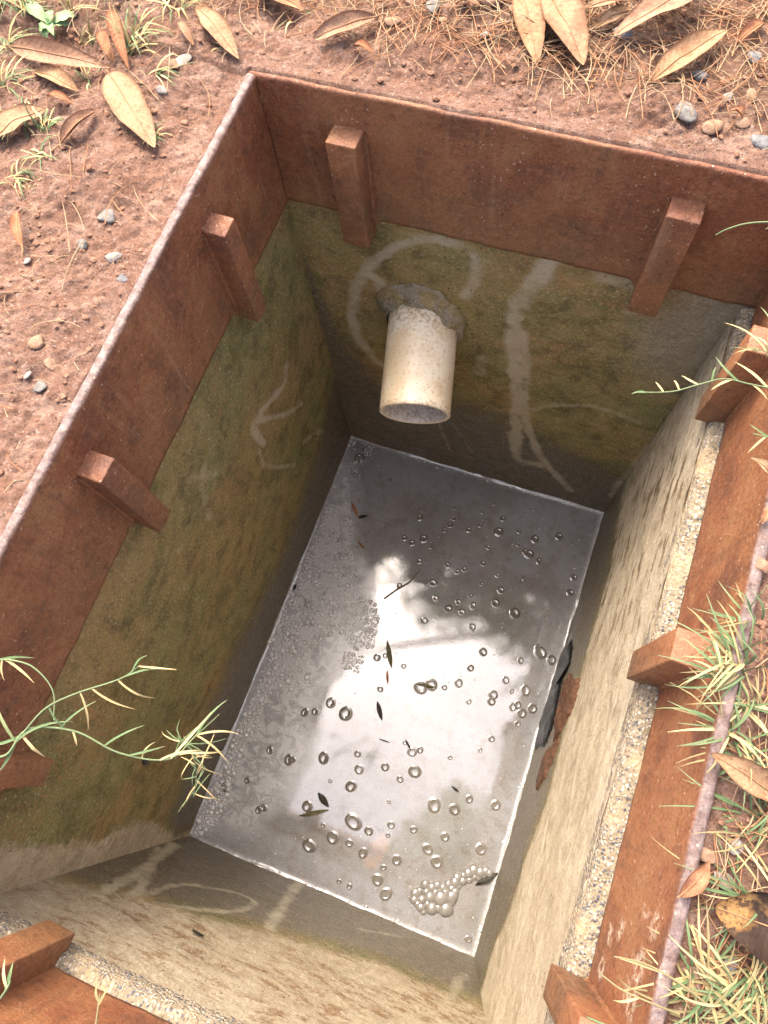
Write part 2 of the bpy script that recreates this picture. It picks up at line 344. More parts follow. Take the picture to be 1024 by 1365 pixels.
# ------------------------------------------------------------------ ground
OX0, OX1, OY0, OY1 = XL-TH, XR+TH, YN-TH, YF+TH      # outside of the frame
def rectdist(x, y):
    dx = np.maximum(np.maximum(OX0-x, x-OX1), 0); dy = np.maximum(np.maximum(OY0-y, y-OY1), 0)
    return np.hypot(dx, dy)
def ground_h(x, y):
    x = np.asarray(x, float); y = np.asarray(y, float)
    d = rectdist(x, y)
    base = np.where(x > OX1, -.013, np.where(y > OY1-.012, .001, -.004))
    h = base + (fbm(x*9, y*9, 1, 3)-.5)*.030*sstep(.0, .07, d)
    c1 = fbm(x*38, y*38, 5, 4); h = h + (c1-.5)*.013*sstep(-.004, .025, d)
    rid = 1-np.abs(2*fbm(x*75, y*75, 11, 3)-1); h = h + (rid-.6)*.0052*sstep(-.01, .02, d)
    h = h + (fbm(x*190, y*190, 21, 3)-.5)*.0055
    h = h + .05*sstep(.25, 1.6, d)*(fbm(x*1.3, y*1.3, 31, 3)-.45) + .5*sstep(3, 40, d)*(fbm(x*.12, y*.12, 33, 3)-.5)
    lim = np.where(x > OX1, -.006, np.where(y > OY1-.012, .0034, -.0006))
    k = sstep(.0, .012, d); lim = lim+.003*(fbm(x*60, y*60, 51, 3)-.62)*(y > OY1-.012)+.004*(fbm(x*45, y*45, 53, 3)-.55)*(x < OX0+.004); h = np.where(d < .012, np.minimum(h, lim+k*.02), h); fl_ = .0016+.003*(fbm(x*50, y*50, 57, 3)-.45)-.004*sstep(.005, .03, d); h = np.where((y > OY1-.012) & (d < .03) & (x < OX1), np.maximum(h, fl_), h)
    return h
def axis(lo, hi, d0, d1, step):
    a = list(np.arange(d0, d1+step/2, step)); s_ = step; x = d0; pre = []
    while x > lo: s_ *= 1.28; x -= s_; pre.append(max(x, lo))
    s_ = step; x = a[-1]
    while x < hi: s_ *= 1.28; x += s_; a.append(min(x, hi))
    return np.array(pre[::-1]+a)
hx0, hx1, hy0, hy1 = OX0+.003, OX1-.003, OY0+.004, OY1-.0082
gx = axis(-60, 60, -.40, .78, .0024); gy = axis(-60, 60, -.06, 1.24, .0024)
gx[np.abs(gx-hx0).argmin()] = hx0; gx[np.abs(gx-hx1).argmin()] = hx1
gy[np.abs(gy-hy0).argmin()] = hy0; gy[np.abs(gy-hy1).argmin()] = hy1
GX, GY = np.meshgrid(gx, gy, indexing='ij')
GZ = ground_h(GX, GY)
nx, ny = len(gx), len(gy)
cx = (gx[:-1]+gx[1:])/2; cy = (gy[:-1]+gy[1:])/2
CX, CY = np.meshgrid(cx, cy, indexing='ij')
keep = ~((CX > hx0) & (CX < hx1) & (CY > hy0) & (CY < hy1))
I, J = np.nonzero(keep)
Fq = np.stack([I*ny+J, (I+1)*ny+J, (I+1)*ny+J+1, I*ny+J+1], 1)
used = np.zeros(nx*ny, bool); used[Fq.ravel()] = True
remap = np.cumsum(used)-1
edge = (((np.abs(GX-hx0) < 1e-9) | (np.abs(GX-hx1) < 1e-9)) & (GY > hy0-1e-9) & (GY < hy1+1e-9)) | (((np.abs(GY-hy0) < 1e-9) | (np.abs(GY-hy1) < 1e-9)) & (GX > hx0-1e-9) & (GX < hx1+1e-9))
GZ = np.where(edge, np.where((np.abs(GY-hy1) < 1e-9) & (GX > hx0+.002) & (GX < hx1-.002), -.0026, -.012), GZ)
GYs = GY+.0145*np.clip(GX/.62, 0, 1.02)*np.exp(-((GY-hy1)/.05)**2)
Vg = np.stack([GX.ravel(), GYs.ravel(), GZ.ravel()], 1)[used]
hum = sstep(.95, 1.10, Vg[:, 1]+.35*np.maximum(-Vg[:, 0], 0)+.10*(fbm(Vg[:, 0]*12, Vg[:, 1]*12, 41, 3)-.5))
hum = np.maximum(hum*.75, sstep(.64, .67, Vg[:, 0])*.55)
tag(obj('ground', Vg, remap[Fq], M['soil'], attrs={'humus': hum}), kind='structure')

# ------------------------------------------------------------------ concrete tank
tank = tag(empty('concrete_tank', (.3, .46, ZW-.05)), 'algae stained concrete tank with pale right wall, sunk in red soil', 'tank')
def seg_dist(P, A, B):
    d = B-A; t = np.clip(((P-A)@d)/(d@d+1e-12), 0, 1); return np.linalg.norm(P-(A+t[:, None]*d), axis=1)
def stroke(P2, pts2, w, wob=.35, s=0):
    pts2 = catmull(pts2, max(12, 6*len(pts2))); D = np.full(len(P2), 9.)
    for a, b in zip(pts2[:-1], pts2[1:]): D = np.minimum(D, seg_dist(P2, a, b))
    ww = w*(1+wob*(fbm(P2[:, 0]*40, P2[:, 1]*40, s, 3)-.5)*2)
    return (1-sstep(.2, 1.5, D/ww))*np.clip(.35+1.3*fbm(P2[:, 0]*32, P2[:, 1]*32, s+60, 3), .3, 1.15)
def line_fn(pts):
    pts = sorted(pts); return lambda a: np.interp(a, [p[0] for p in pts], [p[1] for p in pts])
HB = ZW-.03
def wall(c0, c1, c1top, ax, v, inward, paint, na, nh, name='wall', HT=ZB):
    # c0, c1: plan ends (bottom); c1top: plan end 2 at top; front grid + a solid back
    c0 = np.array(c0, float); c1 = np.array(c1, float); c1t = np.array(c1top, float)
    A, H = np.meshgrid(np.linspace(0, 1, na), np.linspace(0, 1, nh), indexing='ij'); A = A.ravel(); H = H.ravel()
    e = c1+(c1t-c1)*H[:, None]
    P = c0+(e-c0)*A[:, None]; Z = HB+(HT-HB)*H
    n = np.array(inward, float)
    al = P[:, 0] if ax == 1 else P[:, 1]
    bumpd = (fbm(al*14, Z*14, 3+v*7, 3)-.5)*.005+(fbm(al*70, Z*70, 8, 3)-.5)*.0016
    bumpd *= sstep(0, .04, A)*sstep(0, .04, 1-A)
    V = np.column_stack([P+n*bumpd[:, None], Z])
    at_ = paint(al, Z)
    F = gridfaces(na, nh)
    # solid back
    k = len(V); B = []
    for q, h in ((c0, HB), (c1, HB), (c1t, HT), (c0, HT)): B.append([*(q-n*.09), h])
    V = np.vstack([V, B])
    i00, i10, i11, i01 = 0, (na-1)*nh, na*nh-1, nh-1
    F += [(k, k+1, k+2, k+3), (i00, i10, k+1, k), (i01, k+3, k+2, i11), (i00, k, k+3, i01), (i10, i11, k+2, k+1)]
    at_ = {q: np.concatenate([x, np.zeros(4)]) for q, x in at_.items()}
    return obj(name, V, F, M['conc'], tank, attrs=at_)
def pset(pts, ax, v):                       # pixel list -> (along, z) on a wall plane
    o = []
    for x, y in pts:
        p = at(x, y, ax, v); o.append((p[0] if ax == 1 else p[1], p[2]))
    return np.array(o)
Z0 = lambda a: np.zeros_like(a)
def paint_far(a, z):
    P = np.column_stack([a, z]); s_ = Z0(a)
    S = [([(618, 400), (632, 375), (630, 345), (600, 328), (560, 322), (520, 335), (490, 360), (475, 385)], .011, .8),
         ([(514, 398), (502, 374), (486, 368), (474, 390), (469, 420), (477, 450), (498, 476), (512, 490)], .012, .95),
         ([(737, 343), (716, 375), (692, 410), (683, 450), (685, 490), (689, 530), (687, 570), (689, 612), (718, 622)], .015, 1.),
         ([(694, 450), (699, 500), (698, 555), (712, 595), (735, 630), (760, 655)], .012, .9),
         ([(700, 552), (740, 546), (790, 548), (850, 568)], .009, .55),
         ([(640, 480), (638, 500)], .012, .5), ([(800, 378), (850, 388)], .016, .6), ([(584, 566), (600, 602)], .004, .5), ([(602, 566), (630, 606)], .004, .5),
         ([(862, 600), (812, 664)], .008, .6), ([(560, 378), (600, 395)], .004, .3)]
    for k, (pts, w, i) in enumerate(S): s_ = np.maximum(s_, i*stroke(P, pset(pts, 1, LEN), w, .5, k))
    dk = line_fn([tuple(q) for q in pset([(400, 330), (450, 440), (520, 520), (640, 540), (760, 600), (830, 640)], 1, LEN)])
    wet = .92*sstep(.10, -.10, z-dk(a))
    g = sstep(.46, .57, a+.08*(fbm(a*15, z*15, 9, 3)-.5))*sstep(-.50, -.30, z)*.85
    return dict(scrape=s_, wet=wet*(1-.0*g), grey=g, pale=Z0(a), rusty=Z0(a), dash=Z0(a))
def paint_left(a, z):
    P = np.column_stack([a, z]); s_ = Z0(a)
    S = [([(382, 486), (378, 515), (350, 545), (337, 570), (352, 592)], .010, .8), ([(340, 562), (380, 552), (402, 538)], .007, .7),
         ([(345, 600), (356, 622), (392, 620)], .006, .5), ([(272, 625), (268, 650), (280, 688)], .012, .45), ([(250, 640), (290, 630)], .008, .35),
         ([(405, 590), (420, 578), (432, 574)], .006, .5), ([(355, 490), (345, 515)], .004, .3)]
    for k, (pts, w, i) in enumerate(S): s_ = np.maximum(s_, 1.25*i*stroke(P, pset(pts, 0, 0.), w, .6, 20+k))
    q = pset([(440, 500), (420, 600), (365, 760), (300, 880), (260, 980), (232, 1060)], 0, 0.)
    dk = line_fn([tuple(p) for p in q]); wet = .95*sstep(.07, -.10, z-dk(a))
    q2 = line_fn([tuple(p) for p in pset([(0, 1150), (100, 1132), (180, 1112), (236, 1112)], 0, 0.)])
    qa = pset([(0, 1135), (60, 1132), (130, 1125), (180, 1098), (205, 1100), (235, 1116)], 0, 0.)
    o_ = np.argsort(qa[:, 1]); edge = np.interp(z, qa[o_, 1], qa[o_, 0])
    pale = sstep(.03, -.02, a-edge)*.95
    return dict(scrape=s_, wet=wet*(1-pale), grey=Z0(a), pale=pale, rusty=Z0(a)+.15, dash=Z0(a))
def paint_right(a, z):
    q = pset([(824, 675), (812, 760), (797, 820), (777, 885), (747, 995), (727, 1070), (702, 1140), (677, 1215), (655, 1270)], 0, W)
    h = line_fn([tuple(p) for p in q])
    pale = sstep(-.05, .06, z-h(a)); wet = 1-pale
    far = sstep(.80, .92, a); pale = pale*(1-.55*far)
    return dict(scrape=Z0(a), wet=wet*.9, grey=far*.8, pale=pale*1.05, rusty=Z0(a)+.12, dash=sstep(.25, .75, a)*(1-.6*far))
def paint_near(a, z):
    P = np.column_stack([a, z]); s_ = Z0(a)
    S = [([(232, 1126), (190, 1160), (130, 1195)], .012, .9), ([(212, 1130), (196, 1165), (180, 1195)], .011, .8), ([(190, 1196), (240, 1180), (300, 1186), (338, 1200), (320, 1214), (260, 1212), (210, 1206)], .008, .75),
         ([(398, 1178), (378, 1205), (358, 1236)], .013, .8), ([(620, 1300), (600, 1330), (590, 1360)], .012, .5), ([(480, 1240), (540, 1250)], .008, .5)]
    for k, (pts, w, i) in enumerate(S): s_ = np.maximum(s_, i*stroke(P, pset(pts, 1, 0.), w, .6, 40+k))
    q = pset([(75, 1180), (190, 1205), (300, 1234), (400, 1258), (510, 1288), (632, 1345)], 1, 0.)
    h = line_fn([tuple(p) for p in q]); dz = z-h(a)
    pale = sstep(-.10, .06, dz); wet = sstep(.05, -.12, dz)*.95
    return dict(scrape=s_*sstep(.10, -.02, dz), wet=wet, grey=Z0(a), pale=pale, rusty=Z0(a)+.9, dash=Z0(a))
wall((0, LEN), (W, LEN+.004), (W+.012, LEN+.014), 1, LEN, (0, -1), paint_far, 230, 300)
wall((0, -.002), (0, LEN+.002), (0, LEN+.002), 0, 0., (1, 0), paint_left, 330, 280)
wall((W, LEN+.006), (W, -.002), (W, -.002), 0, W, (-1, 0), paint_right, 330, 280, HT=ZB-.019)
wall((W+.002, 0), (-.002, 0), (-.002, 0), 1, 0., (0, 1), paint_near, 230, 280, HT=ZB-.019)
# rough ledges where the frame stands back from the concrete
def ledge(p0, p1, n, wid, ph):
    p0 = np.array(p0, float); p1 = np.array(p1, float); n = np.array(n, float); na = 330; nb = 16
    A, B = np.meshgrid(np.linspace(0, 1, na), np.linspace(0, 1, nb), indexing='ij'); A = A.ravel(); B = B.ravel()
    Ln = np.linalg.norm(p1-p0); e = (fbm(A*Ln*45, A*0+ph, ph, 4)-.5)*.010
    off = -.0035+e*.35*(1-B)+B*wid
    P = p0+(p1-p0)*A[:, None]+n*off[:, None]
    Z = ZB-.010*(1-B)**2+.0035*(fbm(P[:, 0]*110, P[:, 1]*110, ph, 4)-.5)*2+.0015-.010*sstep(.06, 0, B)+.002*(fbm(P[:, 0]*300, P[:, 1]*300, ph, 2)-.5)
    Z[B == 0] -= .020
    return obj('ledge', np.column_stack([P, Z]), gridfaces(na, nb), M['agg'], tank)
ledge((W, -.0), (W+.004, LEN+.022), (1, 0), .045, 2); ledge((-.002, .006), (W+.0, .004), (0, -1), .03, 5)
# mortar around the pipe
PM = np.array([.22653, .77764, .55269+ZW]); PA = np.array([.24620, -1, -.16714]); PA /= np.linalg.norm(PA); PR = .055
t_ = (LEN-PM[1])/PA[1]; PWL = PM+PA*t_
V = []; nr, ns = 22, 96
for i in range(nr):
    for k in range(ns):
        w = 2*math.pi*k/ns; u = i/(nr-1)
        ro = .002+.017*fbm(math.cos(w)*3.2+5, math.sin(w)*3.2+5, 3, 4)+.020*max(0, math.sin(w-.4))
        r = PR*.98+ro*u
        x = PWL[0]+r*math.cos(w)*1.03; z = PWL[2]+r*math.sin(w)*1.02
        hgt = (.016*(1-u)**1.8)*(.1+1.8*fbm(x*42, z*42, 4, 5))+.004*(1-u)*(fbm(x*200, z*200, 6, 2)-.5)*2
        V.append((x, LEN-hgt-.0012+(.006 if i == nr-1 else 0), z))
V = np.array(V); obj('mortar_collar', V, gridfaces(nr, ns, True), M['conc'], tank, attrs=dict(grey=.25+.75*sstep(.42, .62, fbm(V[:, 0]*60, V[:, 2]*60, 71, 4)), scrape=np.zeros(len(V)), pale=np.zeros(len(V)), wet=.45*sstep(.5, .65, fbm(V[:, 0]*35, V[:, 2]*35, 72, 3)), rusty=np.zeros(len(V)), dash=np.zeros(len(V))))

# ------------------------------------------------------------------ steel frame
frame = tag(empty('steel_frame', (.31, .46, ZB)), 'rusty brown steel frame with square lugs lining the top of the concrete tank', 'frame')
LUG = .028
lugs_l = [(.742, .769), (.440, .469), (.137, .166)]
lugs_r = [(.775, .806), (.456, .487), (.142, .172)]
lugs_f = [(.090, .127), (.474, .510)]
lugs_n = [(.098, .132), (.480, .515)]
def plate(p0, p1, n, lugs, lo, flip, paintpts=None, algae=0., zbot=ZB, rimk=1., TH=TH):
    """plate along p0 -> p1 whose inner face has outward direction -n (n points away from the pit)"""
    p0 = np.array(p0, float); p1 = np.array(p1, float); n = np.array(n, float); Ln = np.linalg.norm(p1-p0); na = int(Ln/.004)
    hs = [1, .985, .97, .94, .90, .84, .76, .68, .6, .52, .44, .36, .28, .2, .13, .07, .03, 0]
    V = []; rim = []; alg = []; pnt = []
    for i in range(na):
        a = i/(na-1); q = p0+(p1-p0)*a; s_ = lo+Ln*a if not flip else lo-Ln*a
        zb = zbot+.0015*(vn(s_*60, 1, 9)-.5)*2
        for l0, l1 in lugs:
            d = max(l0-s_, s_-l1, 0); zb -= .016*max(0, 1-d/.012)**2
        wv = .0016*(float(vn(s_*7, 3, lo+5))-.5); top = -.0025*float(fbm(s_*22, 2, 17, 3)); nib = .0016*float(fbm(s_*130, 7, 23, 3)-.5)
        prof = []
        for h in hs[::-1]:
            z = zb+(top-.003-zb)*h; prof.append((wv+.0007*(float(vn(s_*45, z*45, 2))-.5), z, sstep(.97, 1., h)*.3, 1-h))
        prof += [(wv+.001+nib, top-.0008, 1, 0), (wv+.003+nib, top+nib*.5, 1, 0), (wv+TH-.003, top-nib*.5, 1, 0), (wv+TH-.001-nib, top-.001, 1, 0), (wv+TH, top-.004, .5, 0), (wv+TH, zb, 0, 1)]
        for o_, z, r, g in prof:
            xy = q+n*o_; V.append((xy[0], xy[1], z)); rim.append(float(r)*rimk); alg.append(algae*float(sstep(.25, 1, g)))
    nv = len(prof); F = gridfaces(na, nv, True); F += [tuple(range(nv)), tuple(range((na-1)*nv, na*nv))[::-1]]
    V = np.array(V); pnt = np.zeros(len(V))
    if paintpts:
        for px, r in paintpts:
            c = at(*px, 0, XR); pnt = np.maximum(pnt, 1-sstep(.5, 1.1, np.linalg.norm(V-c, axis=1)/r))
    return obj('frame_plate', V, F, M['rust'], frame, attrs=dict(rim=rim, algae=alg, paint=pnt))
yc = .0005
plate((XL, YN), (XL, YF-.001), (-1, 0), lugs_l, YN, False, algae=.32)
plate((XR, YF+.015), (XR, YN), (1, 0), lugs_r, YF+.015, True, [((826, 1240), .012), ((812, 1245), .009), ((872, 1235), .012), ((858, 1215), .008), ((800, 1290), .012), ((850, 1290), .016), ((840, 1330), .016), ((880, 1300), .008)])
plate((XL-TH, YF-.0005), (XR+TH, YF+.014), (0, 1), lugs_f, XL-TH, False, algae=.5, rimk=.12)
plate((XR+TH, YN), (XL-TH, YN), (0, -1), lugs_n, XR+TH, True)
def lug(lo, hi):
    V, F = boxmesh(lo, hi, .0018, 2)
    V = V+.0008*np.column_stack([fbm(V[:, 1]*70, V[:, 2]*70, 3, 2)-.5, fbm(V[:, 0]*70, V[:, 2]*70, 4, 2)-.5, fbm(V[:, 0]*70, V[:, 1]*70, 5, 2)-.5])*2
    rim = (V[:, 2] > hi[2]-.0006)*.15
    ctr = V.mean(0); a_ = random.uniform(-.03, .03); V = ctr+(V-ctr)@np.array([[math.cos(a_), math.sin(a_), 0], [-math.sin(a_), math.cos(a_), 0], [0, 0, 1]])
    lg = obj('lug', V, F, M['rust'], frame, attrs=dict(rim=rim, algae=np.clip((-.12-V[:, 2])*5, 0, .5), paint=rim*0))
    return lg
def weld(lg, p, q):
    P = np.array([np.array(p)+(np.array(q)-np.array(p))*t for t in np.linspace(0, 1, 40)]); R_ = .0028+.0016*(vn(np.linspace(0, 26, 40), 1, p[0]*9+p[1]*5)-.3)
    V, F = tube(P, R_, 8); z0 = np.zeros(len(V)); obj('weld_bead', V, F, M['rust'], lg, attrs=dict(rim=z0, algae=z0+.15, paint=z0))
ZLT, ZLB = -.048, -.216
for a, b in lugs_l:
    lg = lug((XL-.002, a, ZLB), (XL+LUG, b, ZLT)); [weld(lg, (XL, y, ZLT-.004), (XL, y, ZB+.004)) for y in (a, b)]
for a, b in lugs_r:
    lg = lug((XR-LUG-.004, a, ZLB+.006), (XR+.002, b, ZLT-.004)); [weld(lg, (XR, y, ZLT-.008), (XR, y, ZB+.004)) for y in (a, b)]
for a, b in lugs_f:
    y = YF+.0145*(a/.62); lg = lug((a, y-LUG, ZLB-.006), (b, y+.002, ZLT)); [weld(lg, (x, y+.0005, ZLT-.004), (x, y+.0005, ZB+.004)) for x in (a, b)]
for a, b in lugs_n: lug((a, YN-.002, ZLB), (b, YN+LUG, ZLT-.01))

# ------------------------------------------------------------------ drain pipe
e1 = np.cross(PA, [0, 0, 1.]); e1 /= np.linalg.norm(e1); e2 = np.cross(e1, PA)
ns = 72; prof = []
Lp = np.linalg.norm(PWL-PM)+.03
for s_ in np.linspace(Lp, .0, 36): prof.append((s_, PR, 0))
prof += [(-.0008, PR-.001, 0), (-.001, PR-.0022, .3), (-.0006, PR-.0052, .25)]
for s_ in np.linspace(.001, Lp, 20): prof.append((s_, PR-.0062, 1))
V = []; ins = []; stn = []
for s_, r, f in prof:
    for k in range(ns):
        w = 2*math.pi*k/ns; p = PM-PA*s_+r*(math.cos(w)*e1+math.sin(w)*e2); V.append(p); ins.append(f)
        stn.append((sstep(.10, .15, s_)*.6+.5*sstep(.012, 0, s_))*(1-f))
pipe = obj('drain_pipe', V, gridfaces(len(prof), ns, True), M['pvc'], loc=PM, attrs=dict(inside=ins, stain=stn))
tag(pipe, 'cream plastic drain pipe stub sticking out of the far concrete wall', 'pipe')

# ------------------------------------------------------------------ water, bubbles, foam
def inpoly(x, y, poly):
    x = np.asarray(x); y = np.asarray(y); c = np.zeros(x.shape, bool); n = len(poly)
    for i in range(n):
        x1, y1 = poly[i]; x2, y2 = poly[(i+1) % n]
        c ^= ((y1 > y) != (y2 > y)) & (x < (x2-x1)*(y-y1)/(y2-y1+1e-12)+x1)
    return c
def wp(pts): return [tuple(gp(x, y, ZW)[:2]) for x, y in pts]
def polydist(x, y, poly):
    P = np.column_stack([x, y]); D = np.full(len(P), 9.)
    for i in range(len(poly)): D = np.minimum(D, seg_dist(P, np.array(poly[i]), np.array(poly[(i+1) % len(poly)])))
    return np.where(inpoly(x, y, poly), -D, D)
wx = np.concatenate([[-.004, 0, .0012, .0025, .004], np.linspace(.0065, .5935, 190), [.596, .5975, .5988, .6, .604]])
wy = np.concatenate([[-.004, 0, .0012, .0025, .004], np.linspace(.0065, .916, 290), [.9185, .92, .9213, .9225, .9275]])
WX, WY = np.meshgrid(wx, wy, indexing='ij'); WX = WX.ravel(); WY = WY.ravel()
dd = np.minimum(np.minimum(WX, .6-WX), np.minimum(WY, LEN+.003*WX/.6-WY))
jit = .6+.8*fbm(WX*30, WY*30, 3, 3)
WZ = ZW+.0030*np.clip(jit*2.2-1.5, .05, 1.3)*np.exp(-np.maximum(dd, 0)/.0022)
WZ += .00003*(fbm(WX*22, WY*22, 5, 3)-.5)
scum_poly = wp([(462, 600), (478, 660), (475, 720), (500, 790), (502, 860), (470, 880), (430, 920), (410, 960), (420, 1010), (385, 1060), (340, 1110), (270, 1115), (255, 1112), (330, 930)])
scum = sstep(.03, -.03, polydist(WX, WY, scum_poly))
scum = np.maximum(scum*.9, .8*sstep(.012, .0, dd))
pk = wp([(515, 1120), (500, 1150), (490, 1150), (505, 1120)]); pink = sstep(.016, .004, polydist(WX, WY, pk))
tag(obj('water', np.column_stack([WX, WY, WZ]), gridfaces(len(wx), len(wy)), M['water'], attrs=dict(scum=scum, pink=pink)), kind='structure')

def bubble_mesh(name, seg=20, dome=.62, squash=1.):
    prof = [(1.75, -.02), (1.45, .012), (1.24, .05), (1.10, .05+dome*.35), (1.02, .05+dome*.5), (.95, .05+dome*.42), (.86, .05+dome*.2), (.72, .075), (.56, .06), (.38, .052), (.2, .05)]
    V = [(r*math.cos(2*math.pi*j/seg)*squash, r*math.sin(2*math.pi*j/seg), z) for r, z in prof for j in range(seg)]
    n = len(prof); F = gridfaces(n, seg, True); F = [f[::-1] for f in F]
    V.append((0, 0, .05)); F += [((n-1)*seg+j, (n-1)*seg+(j+1) % seg, len(V)-1) for j in range(seg)]
    me = bpy.data.meshes.new(name); me.from_pydata(V, [], F); me.polygons.foreach_set('use_smooth', np.ones(len(F), bool))
    me.materials.append(M['bub']); me.update(); return me
BM = [bubble_mesh('bubble', 20, .26), bubble_mesh('bubble', 20, .20, 1.12), bubble_mesh('bubble', 20, .34, .93)]
BL = []
for x, y, r in [(680,112,9),(676,155,10),(640,200,10),(738,200,11),(858,208,17),(875,155,11),(840,95,8),(793,130,7),(1003,237,16),(980,297,18),(1018,325,11),(935,258,9),(940,205,9),(815,270,9),(795,335,10),(720,358,11),(692,368,10),(653,340,13),(595,413,16),(605,475,11),(657,517,15),(697,490,12),(755,505,13),(745,465,10),(845,493,18),(710,530,11),(923,535,22),(867,443,13),(853,382,9),(960,397,9),(560,565,15),(752,590,13),(795,690,17),(945,725,11),(1015,675,15),(480,232,12),(510,252,13),(557,235,15),(583,268,9),(540,325,11),(460,425,10),(790,418,8),
                (697,815,17),(835,862,17),(745,755,12),(640,833,11),(545,833,22),(588,822,22),(370,713,13),(477,747,9),(383,840,11),(738,890,10),(912,910,13),(950,937,17),(993,918,19),(885,803,13),(910,848,9),(245,938,26),(185,895,18),(80,933,15),(122,930,13),(403,705,10)]:
    BL.append((380+x*.332, 640+y*.332, r*.332))
for x, y, r in [(108,36,25),(263,17,14),(270,87,19),(388,77,17),(522,97,25),(510,8,18),(233,165,22),(455,132,14),(243,325,31),(313,368,20),(150,398,23),(42,436,25),(287,468,20),(225,423,14),(610,250,27),(703,270,24),(770,223,17),(890,250,19),(517,362,17),(660,395,19),(580,450,20),(440,500,20),(622,508,24),(822,450,20),(380,535,13),(353,590,21),(391,655,23),(178,598,11),(225,620,11),(765,860,14),(300,720,11),(405,235,8),(415,340,14),(400,388,9),(105,343,9),(138,140,9)]:
    BL.append((400+x*.293, 1000+y*.293, r*.293))
for x, y, r in [(410,1075,7),(345,1080,4),(352,1077,4),(385,1013,6),(390,1013,4),(540,990,3),(600,1010,3),(640,1000,3),(655,985,4),(560,1000,4),(690,940,5),(700,920,6),(655,935,5),(690,965,4),(720,870,7),(735,880,6),(760,790,5),(765,770,4),(700,735,4),(745,715,5),(560,690,4),(600,700,4),(640,700,3),(480,610,6),(486,600,4),(520,640,3),(360,1000,4),(330,1040,4),(300,1050,5)]:
    BL.append((x, y, r))
BRIGHT = [(505, 800), (520, 775), (565, 845), (640, 855), (722, 905), (700, 1010), (672, 1062), (612, 1040), (575, 1078), (498, 1135), (390, 1100), (388, 1060), (438, 950), (445, 895), (500, 850)]
for k, (x, y, r) in enumerate(BL):
    p = gp(x, y, ZW); rr = r*1.58/FPX*.74
    o = bpy.data.objects.new('bubble', BM[k % 3]); COL.objects.link(o)
    o.location = (p[0], p[1], ZW); o.scale = (rr*random.uniform(.88, 1.12), rr*random.uniform(.88, 1.1), rr*random.uniform(.75, 1.25)); o.rotation_euler = (0, 0, random.uniform(0, 6.28))
    zone = 'the bright sky reflection' if inpoly(np.array([x]), np.array([y]), BRIGHT)[0] else 'the grey far half of the water' if y < 900 else 'the scummy left side of the water' if x < 440 else 'the grey near end of the water'
    size = 'large' if r > 6 else 'medium sized' if r > 4 else 'small'
    tag(o, f'{size} single clear bubble floating on {zone}', 'bubble', f'{size} loose bubbles on {zone}')
# foam: thousands of touching domes, nobody could count them
dV, dF = [], []
def dome(seg, rings):
    V = [(math.cos(2*math.pi*j/seg)*math.cos(w), math.sin(2*math.pi*j/seg)*math.cos(w), math.sin(w)) for w in np.linspace(-.15, 1.25, rings) for j in range(seg)]
    F = [f[::-1] for f in gridfaces(rings, seg, True)]; V.append((0, 0, 1)); F += [((rings-1)*seg+j, (rings-1)*seg+(j+1) % seg, len(V)-1) for j in range(seg)]
    return np.array(V), F
D1, D2 = dome(8, 4), dome(14, 6)
def scatter_foam(b, poly, n, rmin, rmax, power=3., dens=None, big=0):
    poly = wp(poly); P = np.array(poly); lo, hi = P.min(0), P.max(0); placed = []
    tries = 0
    while len(placed) < n and tries < n*9:
        tries += 1
        x, y = rng.uniform(lo, hi)
        if not inpoly(np.array([x]), np.array([y]), poly)[0]: continue
        if x < .001 or y < .001 or x > .599 or y > .92: continue
        if dens is not None and rng.random() > dens(x, y): continue
        r = rmin+(rmax-rmin)*rng.random()**power
        if FOAM:
            Q = np.array(FOAM[-1500:]);
            if (np.hypot(Q[:, 0]-x, Q[:, 1]-y) < (Q[:, 2]+r)*.80).any(): continue
        placed.append((x, y, r)); FOAM.append((x, y, r))
    for x, y, r in placed:
        v, f = D2 if r > .0022 else D1
        b.add(v*[r, r, r*rng.uniform(.6, .85)]+[x, y, ZW+.0003], f)
fb = MB(); FOAM = []
clump = lambda s, lo, hi: (lambda x, y: float(sstep(lo, hi, fbm(x*28, y*28, s, 3))))
scatter_foam(fb, [(438, 672), (462, 676), (470, 700), (466, 735), (430, 740), (412, 735)], 420, .0012, .0042, 2, clump(1, .2, .42))
scatter_foam(fb, [(412, 735), (470, 735), (480, 790), (500, 805), (505, 830), (498, 865), (470, 866), (450, 840), (420, 860), (405, 905), (372, 905), (355, 860), (385, 790)], 1700, .0012, .0058, 2.2, clump(2, .28, .48))
scatter_foam(fb, [(460, 800), (503, 808), (506, 830), (498, 862), (468, 864), (450, 835)], 160, .0020, .0078, 1.5)
scatter_foam(fb, [(380, 850), (415, 860), (410, 915), (385, 925), (360, 905)], 160, .0016, .0095, 2.)
scatter_foam(fb, [(372, 850), (385, 880), (352, 940), (325, 1000), (318, 980), (350, 900)], 260, .0012, .0062, 2)
scatter_foam(fb, [(335, 930), (345, 940), (322, 1000), (305, 1060), (285, 1100), (262, 1116), (254, 1110), (285, 1045)], 380, .0012, .0066, 2)
scatter_foam(fb, [(460, 870), (487, 876), (478, 896), (455, 890)], 60, .001, .0050, 1.6)
fullw = [(466, 588), (800, 686), (632, 1270), (256, 1112)]
scatter_foam(fb, fullw, 420, .0006, .0017, 2.5, clump(8, .30, .7))
scatter_foam(fb, [(262, 1100), (300, 1040), (460, 610), (466, 588), (500, 596), (440, 720), (390, 860), (300, 1090)], 500, .0006, .0026, 2.5, clump(9, .30, .6))
